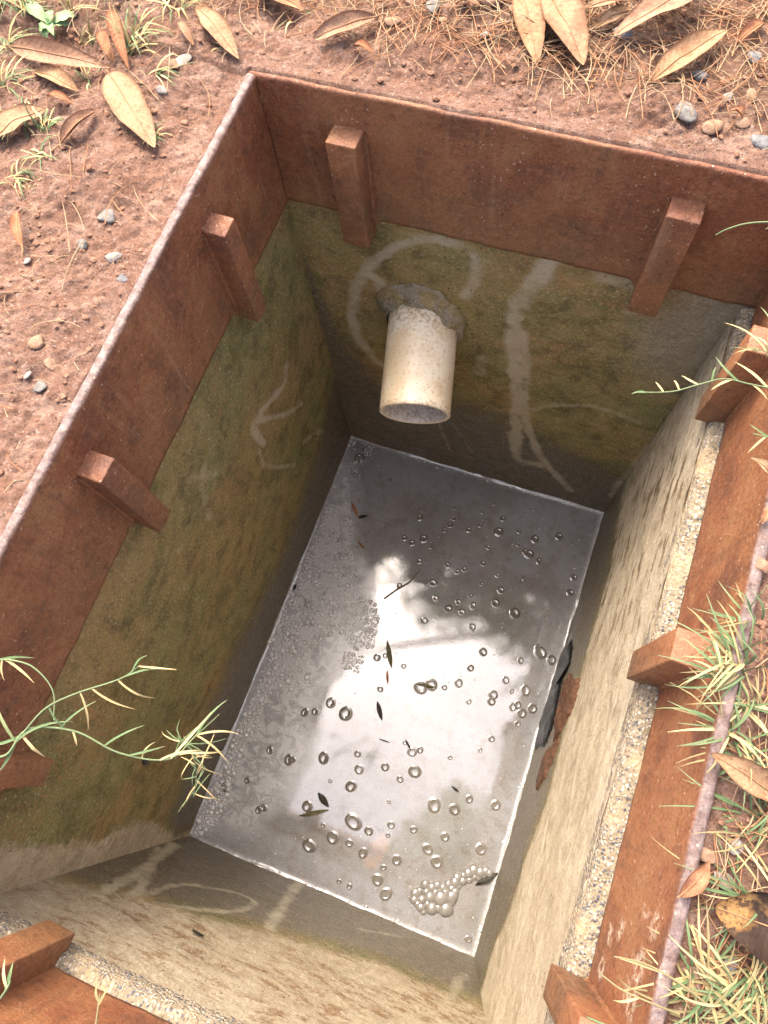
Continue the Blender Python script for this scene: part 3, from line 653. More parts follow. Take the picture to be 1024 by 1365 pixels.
for (x0, y0), (x1, y1), n_ in (((634, 1272), (700, 1030), 46), ((256, 1116), (632, 1272), 40), ((468, 588), (800, 684), 40), ((300, 1030), (466, 590), 80)):
    for _ in range(n_):
        t0 = rng.random(); q = gp(x0+(x1-x0)*t0, y0+(y1-y0)*t0, ZW); r = .0008+.0028*rng.random()**2
        fb.add(D2[0]*[r, r, r*.7]+[min(max(q[0]+rng.normal(0, .002), r), .6-r), min(max(q[1]+rng.normal(0, .002), r), .9225-r), ZW+.0006], D2[1])
tag(fb.build('foam', M['foam']), 'mass of fine grey foam along the left side of the water', 'foam', kind='stuff')
# the separate raft of big bubbles in the near right corner
raft = tag(empty('foam_raft', gp(585, 1190, ZW)), 'small raft of clustered clear bubbles trailing toward the near right corner', 'foam')
RB = [(600,670,15),(555,680,20),(590,668,24),(640,672,36),(690,665,28),(525,650,22),(520,680,20),(550,715,20),(600,720,26),(630,715,22),(663,722,32),(580,700,16),(665,690,20),(690,690,18),(570,610,20),(600,625,22),(545,640,16),(625,615,20),(650,625,18),(675,610,20),(705,600,24),(715,580,22),(740,595,18),(690,630,18),(575,645,18),(615,648,18),(765,560,24),(790,545,26),(770,590,16),(795,575,16),(820,555,24),(845,550,20),(815,580,14),(860,560,18),(745,570,16),(660,650,20),(720,620,14),(835,575,14),(705,645,18),(560,735,14),(685,735,14),(535,700,16)]
for x, y, r in RB:
    p = gp(400+x*.293, 1000+y*.293, ZW); rr = r*.293*1.58/FPX*1.0
    obj('bubble', D2[0]*[rr, rr, rr*.6]+[p[0], p[1], ZW+.0004], D2[1], M['raft'], raft)

# ------------------------------------------------------------------ floating and stuck debris
def flat_leaf(name, base, tip, wid, m, label, cat, z, arch=.3, nrm=(0, 0, 1.), twist=0.):
    b0 = np.array(base, float); t0 = np.array(tip, float); u = t0-b0; Ln = np.linalg.norm(u); u /= Ln
    n = np.array(nrm, float); s_ = np.cross(n, u); s_ /= np.linalg.norm(s_); n = np.cross(u, s_)
    nu, nv = 12, 5; V = []; A = []
    for lay in (1, -1):
        for i in range(nu):
            t = i/(nu-1); w = wid*math.sin(math.pi*min(max(t, .02), .98))**.7*(1+.25*(float(vn(t*6, z*99, 3))-.5))
            for j in range(nv):
                v = j/(nv-1)*2-1
                V.append(b0+u*Ln*t+s_*w*v+n*(arch*wid*(1-v*v)+.004*twist*math.sin(t*5+v)+lay*.0004)); A.append((t, v, 0))
    F = gridfaces(nu, nv); k = nu*nv; F = F+[tuple(q+k for q in f[::-1]) for f in gridfaces(nu, nv)]
    rim = [i*nv for i in range(nu)]+[(nu-1)*nv+j for j in range(1, nv)]+[i*nv+nv-1 for i in range(nu-2, -1, -1)]+[j for j in range(nv-2, 0, -1)]
    F += [(rim[i], rim[(i+1) % len(rim)], rim[(i+1) % len(rim)]+k, rim[i]+k) for i in range(len(rim))]
    return tag(obj(name, V, F, m, loc=b0, attrs=dict(luv=A)), label, cat)
fl = [((516, 853), (522, 890), .007, 'wetolive', 'olive green leaf scrap floating on the bright water below the foam tip'),
      ((516, 893), (517, 912), .0035, 'leaf_red', 'tiny reddish brown leaf scrap floating below the olive leaf scrap'),
      ((503, 935), (509, 960), .007, 'wetleaf', 'small dark leaf scrap standing out on the bright water centre'),
      ((424, 1057), (438, 1076), .008, 'wetleaf', 'crinkled black leaf scrap above the long scum smear'),
      ((398, 1088), (438, 1080), .006, 'wetolive', 'slim olive leaf smear beside the crinkled black scrap'),
      ((634, 1180), (664, 1164), .009, 'wetleaf', 'black wet leaf tip at the end of the bubble raft'),
      ((468, 668), (478, 690), .005, 'leaf_red', 'brown leaf scrap floating near the far left water edge'),
      ((478, 690), (490, 687), .005, 'wetleaf', 'dark leaf crumb beside the far brown leaf scrap'),
      ((395, 778), (391, 787), .004, 'wetleaf', 'black crumb lying on the foam beside the left wall'),
      ((478, 722), (486, 732), .004, 'leaf_red', 'reddish crumb between the foam and the open grey water'),
      ((602, 1048), (612, 1056), .003, 'wetleaf', 'thin black splinter on the lower edge of the bright reflection'),
      ((540, 985), (548, 1000), .003, 'wetleaf', 'tiny black splinter in the middle of the bright reflection'),
      ((505, 985), (520, 990), .002, 'wetleaf', 'hair thin dark splinter left of the middle bubbles'),
      ((556, 912), (580, 916), .004, 'wetolive', 'brown scrap caught between two touching bubbles')]
for k, (a, b, w, m, lb) in enumerate(fl):
    flat_leaf('leaf_scrap', gp(*a, ZW+.0022), gp(*b, ZW+.003), w*.75, M[m], lb, 'leaf scrap', k*.37, .35, twist=.6)
P = catmull([gp(512, 798, ZW+.002), gp(530, 785, ZW+.003), gp(545, 776, ZW+.0035), gp(560, 760, ZW+.002)], 12)
V, F = tube(P, np.linspace(.0018, .0009, 12), 6); tag(obj('twig', V, F, M['twig'], loc=P[0]), 'thin brown twig floating at the tip of the bright reflection', 'twig')
# black strip standing in for a dark hole, and clay, on the right wall at the water line
def wall_patch(name, outline, m, label, cat, thick, lump, seed, rag=.7):
    Q = [at(x, y, 0, W) for x, y in outline]; P2 = [(q[1], max(q[2], ZW+.001)) for q in Q]
    P2 = catmull(np.array(P2+[P2[0]]), len(P2)*7)[:-1]; c = P2.mean(0); V = []; rings = 10
    P2 = c+(P2-c)*(1+rag*(fbm(P2[:, 0]*120, P2[:, 1]*120, seed, 3)-.5))[:, None]; P2[:, 1] = np.maximum(P2[:, 1], ZW+.001)
    for i in range(rings):
        u = i/(rings-1)
        for p in P2:
            q = c+(p-c)*(1-u); h = thick*math.sin(min(1, .15+u*1.6)*math.pi/2)+lump*(float(fbm(q[0]*70, q[1]*70, seed, 3))-.35)*min(1, u*3)
            V.append((W-max(h, .0004)-.001 if i else W+.004, q[0], q[1]))
    F = gridfaces(rings, len(P2), True)
    return tag(obj(name, V, F, m, loc=V[0]), label, cat)
wall_patch('hole_patch', [(764, 848), (752, 866), (744, 890), (730, 930), (716, 968), (708, 1000), (726, 998), (738, 970), (746, 930), (752, 900), (764, 880)], M['black'], 'black strip standing in for the dark hole in the right wall at the water line', 'hole patch', .006, .006, 3, .2)
wall_patch('clay_lump', [(755, 902), (770, 898), (772, 915), (764, 945), (752, 970), (740, 990), (742, 965), (747, 935)], M['clay'], 'orange brown clay smear beside the black hole strip', 'clay', .004, .012, 5)
wall_patch('clay_lump', [(736, 992), (748, 985), (740, 1010), (726, 1040), (716, 1052), (722, 1020)], M['clay'], 'thin orange brown smear below the black hole strip', 'clay', .003, .008, 9)
p = at(262, 1247, 1, 0.); flat_leaf('leaf_scrap', p+[-.008, .003, -.002], p+[.010, .003, .003], .004, M['wetleaf'], 'black leaf scrap stuck to the near concrete wall', 'leaf scrap', 1, .3, nrm=(0, 1, 0))
p = at(192, 1015, 0, 0.); flat_leaf('leaf_scrap', p+[.003, -.002, -.014], p+[.003, .002, .014], .005, M['wetleaf'], 'black leaf scrap stuck on the left wall below the hanging grass', 'leaf scrap', 2, .3, nrm=(1, 0, 0))

# ------------------------------------------------------------------ stones
IC = ico(3); IC1 = ico(1)
def stone_mesh(seed, ang=.5):
    V = IC[0].copy(); r = np.random.default_rng(seed)
    for k in range(9):
        n = r.normal(size=3); n /= np.linalg.norm(n); d = r.uniform(.55, .9); h = V@n
        V = V-np.outer(np.maximum(h-d, 0), n)*(.9 if ang > .4 else .6)
    V *= 1+.12*(fbm(V[:, 0]*3+seed, V[:, 1]*3+V[:, 2]*2, seed, 3)-.5)[:, None]
    return V
def stone(px, r, m, label, seed, flat=.6, asp=1.25, sink=.35, rot=None):
    p = gp(*px, -.004); z = float(ground_h(p[0], p[1])); rr = r*.625/FPX
    a = rot if rot is not None else seed*1.7
    V = stone_mesh(seed)*[rr*asp, rr, rr*flat]; c, s_ = math.cos(a), math.sin(a)
    V = V@np.array([[c, s_, 0], [-s_, c, 0], [0, 0, 1]])
    q = np.array([p[0], p[1], z+rr*flat*(1-2*sink)+.001])
    tag(obj('pebble', V+q, IC[1], M[m], loc=q), label, 'pebble', 'pebbles lying in the soil')
for k, a in enumerate([
    ((142, 287), 15, 'stone_grey', 'smooth grey pebble, largest on the bare soil left of the frame'),
    ((108, 325), 9, 'stone_grey', 'small grey pebble just below the largest grey one'),
    ((150, 343), 10, 'stone_pale', 'pale flat pebble among straw left of the frame'),
    ((163, 371), 9, 'stone_blue', 'bluish pebble close to the left rim'),
    ((53, 460), 13, 'stone_brown', 'angular reddish brown stone lying alone at far left'),
    ((68, 486), 9, 'stone_brown', 'upright brown pebble under the angular reddish stone'),
    ((38, 503), 6, 'stone_pale', 'tiny white pebble below the angular reddish stone'),
    ((53, 517), 11, 'stone_grey', 'oval grey pebble lowest on the left soil'),
    ((36, 348), 6, 'stone_pale', 'pale pinkish pebble near the left picture edge'),
    ((553, 13), 24, 'stone_brown', 'broad tan stone at the top of the picture beyond the far rim'),
    ((577, 28), 13, 'stone_grey', 'greyish stone touching the broad tan stone'),
    ((655, 20), 17, 'stone_brown', 'rounded brown stone beside the yellow leaves at the top'),
    ((683, 30), 10, 'stone_brown', 'small round stone next to the yellow leaf at the top'),
    ((524, 47), 10, 'stone_brown', 'round tan pebble below the broad tan stone'),
    ((645, 62), 9, 'stone_pale', 'pale pebble half buried beyond the far rim'),
    ((590, 42), 8, 'stone_brown', 'brown pebble half buried right of the tan pebble'),
    ((908, 162), 16, 'stone_grey', 'mossy grey stone beyond the far right rim'),
    ((946, 178), 14, 'stone_brown', 'flat brown stone right of the mossy grey stone'),
    ((1014, 196), 16, 'stone_blue', 'sharp blue grey stone at the right picture edge'),
    ((967, 137), 9, 'stone_pale', 'pale chip above the flat brown stone'),
    ((930, 108), 11, 'stone_blue', 'grey stone under the yellow spotted leaf'),
    ((1000, 85), 12, 'stone_blue', 'blue grey stone beside the straw at upper right'),
    ((825, 58), 14, 'stone_pale', 'pale rough stone left of the yellow spotted leaf'),
    ((952, 193), 6, 'stone_pale', 'white crumb below the flat brown stone'),
    ((985, 175), 11, 'stone_brown', 'reddish stone left of the sharp blue stone'),
    ((998, 133), 10, 'stone_brown', 'broken reddish clod upper right'),
    ((75, 98), 11, 'stone_blue', 'dark grey stone under the pinkish leaf at upper left'),
    ((235, 95), 11, 'stone_brown', 'brown stone beyond the far left corner of the frame'),
    ((247, 88), 12, 'stone_pale', 'pale stone right of the brown stone near the far left corner'),
    ((220, 132), 9, 'stone_grey', 'grey pebble right of the big oval leaf'),
    ((985, 1130), 9, 'stone_pale', 'pale pebble in the dirt beside the right rim'),
    ((968, 1175), 11, 'stone_pale', 'whitish stone just above the burnt leaf'),
    ((978, 1290), 9, 'stone_grey', 'dark pebble in the grass below the burnt leaf'),
    ((945, 1140), 10, 'stone_brown', 'purplish brown stone touching the right rim'),
    ((1016, 755), 10, 'stone_brown', 'brown clod beside the right rim at the picture edge')]):
    stone(*a, seed=100+k, flat=random.uniform(.4, .7), asp=random.uniform(1.1, 1.6), sink=random.uniform(.36, .47))
gb = MB()
def rand_ground(n, dens=None):
    out = []
    while len(out) < n:
        x = rng.uniform(-.36, .76); y = rng.uniform(.05, 1.2)
        if rectdist(x, y) < .004: continue
        if dens is not None and rng.random() > dens(x, y): continue
        out.append((x, y))
    return out
for x, y in rand_ground(5200, lambda x, y: .35+.65*float(fbm(x*14, y*14, 77, 3) > .5)):
    r = .0007+.0030*rng.random()**4.5; V = IC1[0]*rng.uniform(.7, 1.25, (len(IC1[0]), 1))*[r*1.2, r, r*.75]
    gb.add(V+[x, y, float(ground_h(x, y))+r*.25], IC1[1])
tag(gb.build('soil_crumbs', M['gravel'], smooth=False), 'loose red soil crumbs scattered over the ground', 'soil', kind='stuff')

# ------------------------------------------------------------------ fallen leaves
def leaf(base, tip, wid, m, label, z0=.004, z1=.006, bend=.006, cup=.25, roll=0., skew=0., fold=0., name='dry_leaf', zb=None, stalk=.012, side=0.):
    pa = gp(*base, 0); pb = gp(*tip, 0)
    za = float(ground_h(pa[0], pa[1])) if zb is None else zb; zt_ = float(ground_h(pb[0], pb[1])) if zb is None else zb
    p0 = gp(*base, max(za, -.02)+z0); p1 = gp(*tip, max(zt_, -.02)+z1)
    u = p1-p0; Ln = np.linalg.norm(u); u /= Ln; s_ = np.cross([0, 0, 1.], u); s_ /= np.linalg.norm(s_); n = np.cross(u, s_)
    c, si = math.cos(roll), math.sin(roll); s_, n = c*s_+si*n, c*n-si*s_
    wd = wid*.625/FPX/2; root = tag(empty(name, p0), label, 'leaf', 'fallen leaves around the frame')
    nu, nv = 26, 11; sd_ = abs(hash(tuple(base))) % 97
    def pos(t, v):
        w = wd*max(math.sin(math.pi*min(t**(.75+.006*(sd_ % 60))*.99+.005, .995)), .0)**(.65+.004*(sd_ % 50))*(1+.10*(float(fbm(t*7, v*.5+sd_, 3, 2))-.5)*2)
        wz = n*(cup*w*(v*v)+fold*w*abs(v)+bend*4*t*(1-t)+.10*w*(float(vn(t*5+sd_, v*1.6+3, 5))-.5)*2*abs(v)+.09*w*math.sin(t*11+v*2+sd_)+.16*w*v*math.sin(t*6+sd_))
        cs = math.cos(min(1.2, fold*.8))
        return p0+u*Ln*t+s_*(w*v*cs+side*Ln*math.sin(math.pi*t))+wz
    V = []; A = []
    for lay in (0, 1):
        for i in range(nu):
            for j in range(nv):
                t = i/(nu-1); v = j/(nv-1)*2-1; V.append(pos(t, v)-n*.0005*lay); A.append((t, v, 0))
    F = gridfaces(nu, nv); F = [f[::-1] for f in F]; k = nu*nv; F2 = F+[tuple(q+k for q in f[::-1]) for f in F]
    rim = [i*nv for i in range(nu)]+[(nu-1)*nv+j for j in range(1, nv)]+[i*nv+nv-1 for i in range(nu-2, -1, -1)]+[j for j in range(nv-2, 0, -1)]
    F2 += [(rim[i], rim[i]+k, rim[(i+1) % len(rim)]+k, rim[(i+1) % len(rim)]) for i in range(len(rim))]
    obj('blade', V, F2, M[m], root, attrs=dict(luv=A))
    mid = np.array([pos(t, 0)+n*.0004 for t in np.linspace(0, .97, 18)]); V, F = tube(mid, np.linspace(.0009, .0003, 18), 6); obj('midrib', V, F, M['rib'], root)
    if stalk:
        P = catmull([p0+u*.002, p0-u*stalk*.5+n*.001, p0-u*stalk+s_*.002], 6); V, F = tube(P, .0009, 6); obj('stalk', V, F, M['rib'], root)
LF = [
    ((145, 97), (206, 196), 62, 'leaf_tan', 'big oval tan leaf with dark specks beside the far left corner', dict(z0=.006, z1=.008, bend=.006, cup=.22)),
    ((16, 62), (146, 90), 40, 'leaf_pink', 'long pinkish leaf folded lengthwise at upper left', dict(z0=.010, z1=.008, bend=.007, roll=.5, cup=.5)),
    ((48, 95), (104, 121), 34, 'leaf_yel', 'small yellow curled leaf between the folded leaf and grass', dict(z0=.006, z1=.006, cup=.7, bend=.004)),
    ((-14, 190), (60, 146), 58, 'leaf_tan', 'orange tan leaf cut by the left picture edge', dict(cup=.3)),
    ((80, 193), (128, 148), 24, 'leaf_pink', 'narrow curled leaf left of the big oval leaf', dict(cup=.9, bend=.008, side=-.08)),
    ((148, 14), (172, 92), 24, 'leaf_red', 'upright narrow reddish leaf above the big oval leaf', dict(z0=.012, z1=.004, cup=.9)),
    ((134, 42), (152, 84), 22, 'leaf_red', 'short brown curled leaf left of the upright reddish one', dict(z0=.009, z1=.004, cup=.9)),
    ((502, 22), (418, 52), 34, 'leaf_pink', 'pale folded leaf at the top between straw', dict(z0=.006, z1=.008, roll=-.4, cup=.6)),
    ((262, 8), (318, 78), 40, 'leaf_tan', 'long faded tan leaf running down at the top left', dict(cup=.4)),
    ((340, -14), (404, 14), 44, 'leaf_red', 'reddish brown leaf cut by the top picture edge', dict(cup=.5, z0=.008)),
    ((694, -16), (716, 86), 50, 'leaf_yel', 'yellow leaf pointing down beside the broad tan leaf at the top', dict(z0=.007, cup=.3)),
    ((726, -18), (778, 86), 66, 'leaf_tan', 'broad tan leaf pointing down at the top', dict(z0=.012, z1=.010, cup=.25)),
    ((852, 0), (770, 16), 26, 'leaf_tan', 'slim pale leaf at the top lying over a yellow scrap', dict(z0=.016, z1=.012, cup=.5)),
    ((790, 40), (845, 14), 28, 'leaf_yel', 'yellow leaf scrap under the slim pale leaf', dict(z0=.006, cup=.3)),
    ((940, -16), (818, 48), 54, 'leaf_pink', 'large brownish pink leaf at upper right beside the yellow spotted one', dict(z0=.016, z1=.012, cup=.35, bend=.008)),
    ((866, 110), (970, 40), 44, 'leaf_yel', 'yellow orange leaf with brown blotches beyond the far right rim', dict(z0=.010, z1=.016, cup=.45, bend=.006)),
    ((1040, 1066), (948, 1004), 34, 'leaf_yel', 'orange leaf poking through the grass right of the frame', dict(z0=.012, z1=.016, cup=.5)),
    ((1060, 1246), (952, 1208), 74, 'leaf_dark', 'burnt black and yellow leaf lying right of the frame', dict(z0=.012, z1=.014, cup=.5, bend=.012)),
    ((904, 1196), (946, 1148), 20, 'leaf_red', 'narrow brown leaf lying across the right rim', dict(zb=.002, z0=.002, z1=.004, cup=.6, stalk=0)),
    ((30, 330), (24, 282), 18, 'leaf_red', 'small dark curled leaf on the soil at far left', dict(z0=.006, z1=.009, cup=.9)),
    ((100, 140), (62, 128), 14, 'leaf_red', 'small brown leaf shred above the narrow curled leaf', dict(cup=.9, stalk=0)),
    ((258, 60), (238, 30), 16, 'leaf_pink', 'short pinkish leaf shred left of the long faded leaf', dict(cup=.8, stalk=0)),
    ((980, 60), (1020, 30), 18, 'leaf_red', 'dark reddish leaf shred at the upper right edge', dict(cup=.8, stalk=0)),
    ((990, 160), (972, 148), 14, 'leaf_red', 'tiny crumpled brown leaf left of the sharp blue stone', dict(cup=1., stalk=0)),
    ((470, 62), (500, 74), 14, 'leaf_red', 'small brown leaf shred beyond the middle of the far rim', dict(cup=.9, stalk=0)),
    ((1010, 700), (1022, 676), 14, 'leaf_red', 'thin brown leaf shred tucked beside the right rim', dict(cup=.9, stalk=0)),
    ((610, 4), (640, 8), 16, 'leaf_tan', 'small pale leaf scrap at the top middle', dict(cup=.4, stalk=0)),
    ((1030, 640), (1000, 610), 14, 'leaf_tan', 'dry curled grass leaf scrap above the right rim', dict(zb=.012, cup=.8, stalk=0)),
]
for b_, t_, w_, m_, lb, kw in LF: leaf(b_, t_, w_, m_, lb, **kw)

# ------------------------------------------------------------------ pine straw (uncountable)
def needles(n, dens, m, name, label, lmin, lmax, r, ang=None):
    b = MB()
    for x, y in rand_ground(n, dens):
        L_ = rng.uniform(lmin, lmax); a = rng.uniform(0, 6.283) if ang is None else rng.normal(ang, .7)
        c = rng.normal(0, .18); pts = []
        lift = rng.uniform(.001, .007)
        for t in np.linspace(-.5, .5, 6):
            aa = a+c*t*2; px_, py_ = x+math.cos(aa)*L_*t, y+math.sin(aa)*L_*t
            pts.append((px_, py_))
        if any(rectdist(px_, py_) < .001 for px_, py_ in pts): continue
        hz = [float(ground_h(q[0], q[1])) for q in pts]; z = np.maximum(np.array(hz), max(hz[0], hz[-1], np.mean(hz)))+lift*np.array([.6, .9, 1, 1, .9, .6])
        V, F = tube(np.column_stack([pts, z]), np.linspace(r, r*.6, 6), 4); b.add(V, F)
    tag(b.build(name, M[m], smooth=True), label, 'pine straw', kind='stuff')
dtop = lambda x, y: (float(sstep(.96, 1.03, y))*(.6+.4*float(sstep(-.05, .30, x))) if x < .64 else .8)+.06
needles(1500, dtop, 'straw', 'pine_straw', 'pale dry pine straw strewn over the soil', .018, .075, .00065)
needles(1300, dtop, 'straw_red', 'rusty_pine_straw', 'rust brown pine straw strewn over the soil', .02, .08, .0006)
needles(260, lambda x, y: 1. if x < 0 else .3, 'straw', 'short_straw', 'short straw bits on the bare red soil', .006, .026, .0005)

# ------------------------------------------------------------------ grass
def blade(b, p0, d, L_, wid, droop, seed, up=np.array([0, 0, 1.])):
    d = np.array(d, float); d /= np.linalg.norm(d); n = 9; r = random.random(); kink = random.gauss(0, .5); bk = random.randint(3, 6); bks = float(random.random() < .3)
    side = np.cross(d, up); side /= (np.linalg.norm(side)+1e-9); V = []; A = []
    p = np.array(p0, float); dd_ = d.copy()
    for i in range(n):
        t = i/(n-1); w = wid*(1-t**2.2)*(.55+.9*t if t < .5 else 1.)+.00012
        nn = np.cross(side, dd_)
        V += [p-side*w+nn*w*.45, p.copy(), p+side*w+nn*w*.45]; A += [(t, -1, r), (t, 0, r), (t, 1, r)]
        p = p+dd_*L_/(n-1); dd_ = dd_-up*droop/(n-1)+side*kink/(n-1)+(dd_*0 if i != bk else -up*.9*bks); dd_ /= np.linalg.norm(dd_)
    b.add(V, gridfaces(n, 3), A)
def tuft(px, n, L_, label, spread=.9, lean=(0, 0), dry=.25, more=1.9, wid=.0016, z=None, name='grass_tuft', seed=0):
    random.seed(1000+seed); p = gp(*px, -.008); g = float(ground_h(p[0], p[1])) if z is None else z
    q = np.array([p[0], p[1], g-.001]); root = tag(empty(name, q), label, 'grass', 'grass tufts around the frame')
    bg_, bd = MB(), MB(); nd = 0
    n = int(n*more); L_ = L_*1.12
    for k in range(n):
        a = random.uniform(0, 6.283); e = random.uniform(.2, 1.1)
        d = (math.cos(a)*spread+lean[0], math.sin(a)*spread+lean[1], e)
        off = np.array([random.gauss(0, .004), random.gauss(0, .004), 0])
        isd = random.random() < dry; nd += isd
        blade(bd if isd else bg_, q+off, d, L_*random.uniform(.5, 1.1), wid*random.uniform(.35, .85), random.uniform(.7, 2.1), k)
    if nd < n: bg_.build('green_blades', M['grass'], root)
    if nd: bd.build('dry_blades', M['grass_dry'], root)
T = [
    ((985, 885), 16, .055, 'grass tuft reaching left over the right rim near the middle lug', .8, (-.8, .1), .25),
    ((1005, 830), 9, .05, 'thin grass tuft above the middle lug at the right edge', .8, (-.9, .3), .2),
    ((975, 975), 16, .055, 'bushy green grass tuft below the middle lug on the right', .8, (-.3, .1), .3),
    ((1008, 940), 14, .05, 'grass tuft at the right picture edge beside the bushy one', .9, (-.2, 0), .4),
    ((1000, 1010), 14, .05, 'half dry grass tuft above the orange leaf', .9, (-.2, -.2), .5),
    ((1020, 1090), 10, .06, 'wide bladed grass at the right edge between orange and burnt leaves', .8, (-.7, -.2), .15),
    ((990, 1120), 8, .045, 'yellowing grass sprouts above the burnt leaf', .9, (-.2, .2), .8),
    ((945, 1310), 14, .055, 'grass tuft on the right rim near the bottom edge', .8, (-.6, .1), .3),
    ((985, 1330), 18, .055, 'dense grass tuft at the bottom right corner', .9, (-.3, .2), .3),
    ((1010, 1290), 12, .06, 'tall grass blades at the right edge below the burnt leaf', .8, (-.6, .1), .2),
    ((930, 1350), 12, .05, 'low grass at the bottom edge right of the frame', .8, (-.5, .3), .45),
    ((1015, 1350), 12, .05, 'yellow grass in the very bottom right corner', .8, (-.2, .3), .8),
    ((30, 160), 10, .045, 'grass tuft at the left edge beside the orange tan leaf', .9, (.2, .1), .3),
    ((60, 175), 9, .04, 'green grass sprouts crossing the orange tan leaf', .6, (.1, .6), .15),
    ((12, 60), 12, .045, 'pale grass tuft in the upper left corner', .9, (.1, .2), .45),
    ((115, 105), 9, .03, 'short bluish grass beside the yellow curled leaf', .9, (.1, .1), .1),
    ((100, 28), 8, .04, 'straw coloured grass stems right of the weed seedling', .5, (.1, .5), .95),
    ((178, 82), 14, .055, 'tall green grass tuft above the big oval leaf', .6, (.2, .7), .15),
    ((190, 60), 10, .05, 'leaning green grass right of the upright reddish leaf', .8, (.7, .3), .2),
    ((205, 190), 9, .022, 'tiny grass sprig at the tip of the big oval leaf', .9, (.5, .1), .1),
    ((20, 240), 8, .03, 'sparse pale grass on the soil at far left', .9, (.3, 0), .4),
    ((45, 245), 6, .028, 'flat grass sprout right of the sparse pale grass', .9, (.7, 0), .2),
    ((60, 210), 7, .03, 'thin grass sprout below the narrow curled leaf', .9, (-.3, 0), .3),
    ((300, 70), 6, .02, 'small green sprout beside the long faded leaf', .9, (0, 0), .1),
    ((245, 30), 7, .035, 'dry grass wisps at the top left of the long faded leaf', .9, (.2, .2), .7),
    ((395, 30), 6, .03, 'dry grass wisps left of the pale folded leaf', .9, (.2, 0), .7),
    ((150, 12), 12, .05, 'grass clump at the top edge left of the tall tuft', .7, (.2, .4), .3),
    ((230, 10), 10, .045, 'loose grass at the top edge above the stones', .9, (.2, .1), .5),
    ((5, 110), 12, .05, 'straggly grass at the left edge below the folded leaf', .9, (.5, .1), .4),
    ((35, 25), 10, .05, 'green blades left of the weed seedling', .7, (-.1, .4), .3),
    ((120, 60), 9, .04, 'yellow stems crossing the folded pinkish leaf', .5, (.3, .5), .9),
    ((210, 110), 7, .045, 'long thin grass reaching right of the big oval leaf', .6, (.9, .2), .4),
    ((5, 10), 12, .045, 'bright grass in the very top left corner', .9, (.1, .1), .3),
    ((965, 905), 8, .045, 'low grass blades crossing the right rim under the middle lug', .7, (-.8, .2), .2),
    ((1010, 1200), 8, .06, 'long blades leaning over the burnt leaf', .6, (-.8, -.1), .4),
    ((1018, 470), 5, .04, 'few grass blades by the far right lug', .7, (-.8, .2), .3),
]
for k, (px, n, L_, lb, sp, ln, dr) in enumerate(T): tuft(px, n, L_, lb, sp, ln, dr, seed=k)

def runner(stem, r, nodes, label, name='grass_runner', m='grass', fine=0, seed=0):
    """stem: list of (px, py, z); nodes: list of (t, dirpx(x,y), dz, length, width)"""
    random.seed(500+seed); P = catmull([gp(x, y, z) for x, y, z in stem], 10*len(stem))
    root = tag(empty(name, P[0]), label, 'grass', 'grass runners reaching over the pit')
    V, F = tube(P, np.linspace(r, r*.6, len(P)), 6); MB().add(V, F, np.column_stack([np.full(len(V), .8), np.zeros(len(V)), np.full(len(V), .3)])).build('stem', M[m], root)
    for t, dx, dy, dz, L_, w in nodes:
        i = min(len(P)-1, int(t*(len(P)-1))); p = P[i]
        x0 = ray(0, 0)  # image-plane direction -> world
        d = CM@np.array([dx, -dy, 0.]); d = d/np.linalg.norm(d)+np.array([0, 0, dz])
        b = MB(); blade(b, p, d, L_, w, random.uniform(.3, .9), 0); b.build('blade', M[m if random.random() > .15 else 'grass_dry'], root)
nd = []
runner([(-14, 1010, .004), (10, 1005, .008), (38, 972, .010), (100, 975, .004), (160, 1004, -.012), (225, 1012, -.03), (262, 980, -.05)], .0011,
       [(.25, -.6, -1, .2, .04, .0015), (.25, 1, -.9, .0, .05, .0013), (.28, -1, .5, .1, .03, .0015), (.25, -.4, 1, 0, .035, .0015), (.3, .8, .9, 0, .03, .0014), (.45, .7, -.8, 0, .035, .001), (.5, .3, .9, 0, .015, .001),
        (.62, .8, -.6, 0, .035, .001), (.7, .9, -.2, 0, .03, .001), (.75, .1, -1, 0, .018, .001), (.8, 1, -.5, 0, .035, .001), (.85, .9, -1, 0, .05, .0012), (.9, 1, .1, 0, .04, .001), (1, .5, -1, 0, .04, .0012), (1, 1, -.3, 0, .04, .001), (1, .9, .5, 0, .04, .001)],
       'long grass runner hanging over the left wall from the left rim', seed=1)
runner([(30, 978, .010), (60, 945, .02), (100, 925, .025), (160, 905, .022), (185, 888, .02)], .0009,
       [(.3, .3, 1, -.2, .03, .001), (.55, .3, 1, -.3, .04, .001), (.6, .9, .8, -.3, .04, .001), (.75, .8, .9, -.3, .04, .001), (.8, 1, -.4, 0, .03, .0009), (1, 1, .1, 0, .03, .0008), (.9, .4, -1, 0, .02, .0009)],
       'upper grass runner arching over the left rim above the long one', seed=2)
runner([(-12, 880, .012), (15, 880, .016), (45, 890, .015), (70, 920, .006), (72, 960, .0)], .0009, [(.1, 1, -.2, 0, .03, .0012), (.2, 1, .6, 0, .03, .0012), (.15, -.2, 1, 0, .02, .001)],
       'curved pale grass blade arching at the left picture edge', seed=3)
runner([(240, 985, -.05), (255, 1000, -.06), (262, 1030, -.085), (258, 1062, -.11)], .0008,
       [(t, random.choice((-1, 1))*random.uniform(.3, 1), random.uniform(-1, 1), random.uniform(-.3, .3), random.uniform(.012, .040), .0005) for t in np.linspace(0, 1, 34)],
       'fine tangled grass tip dangling below the long runner', seed=4)
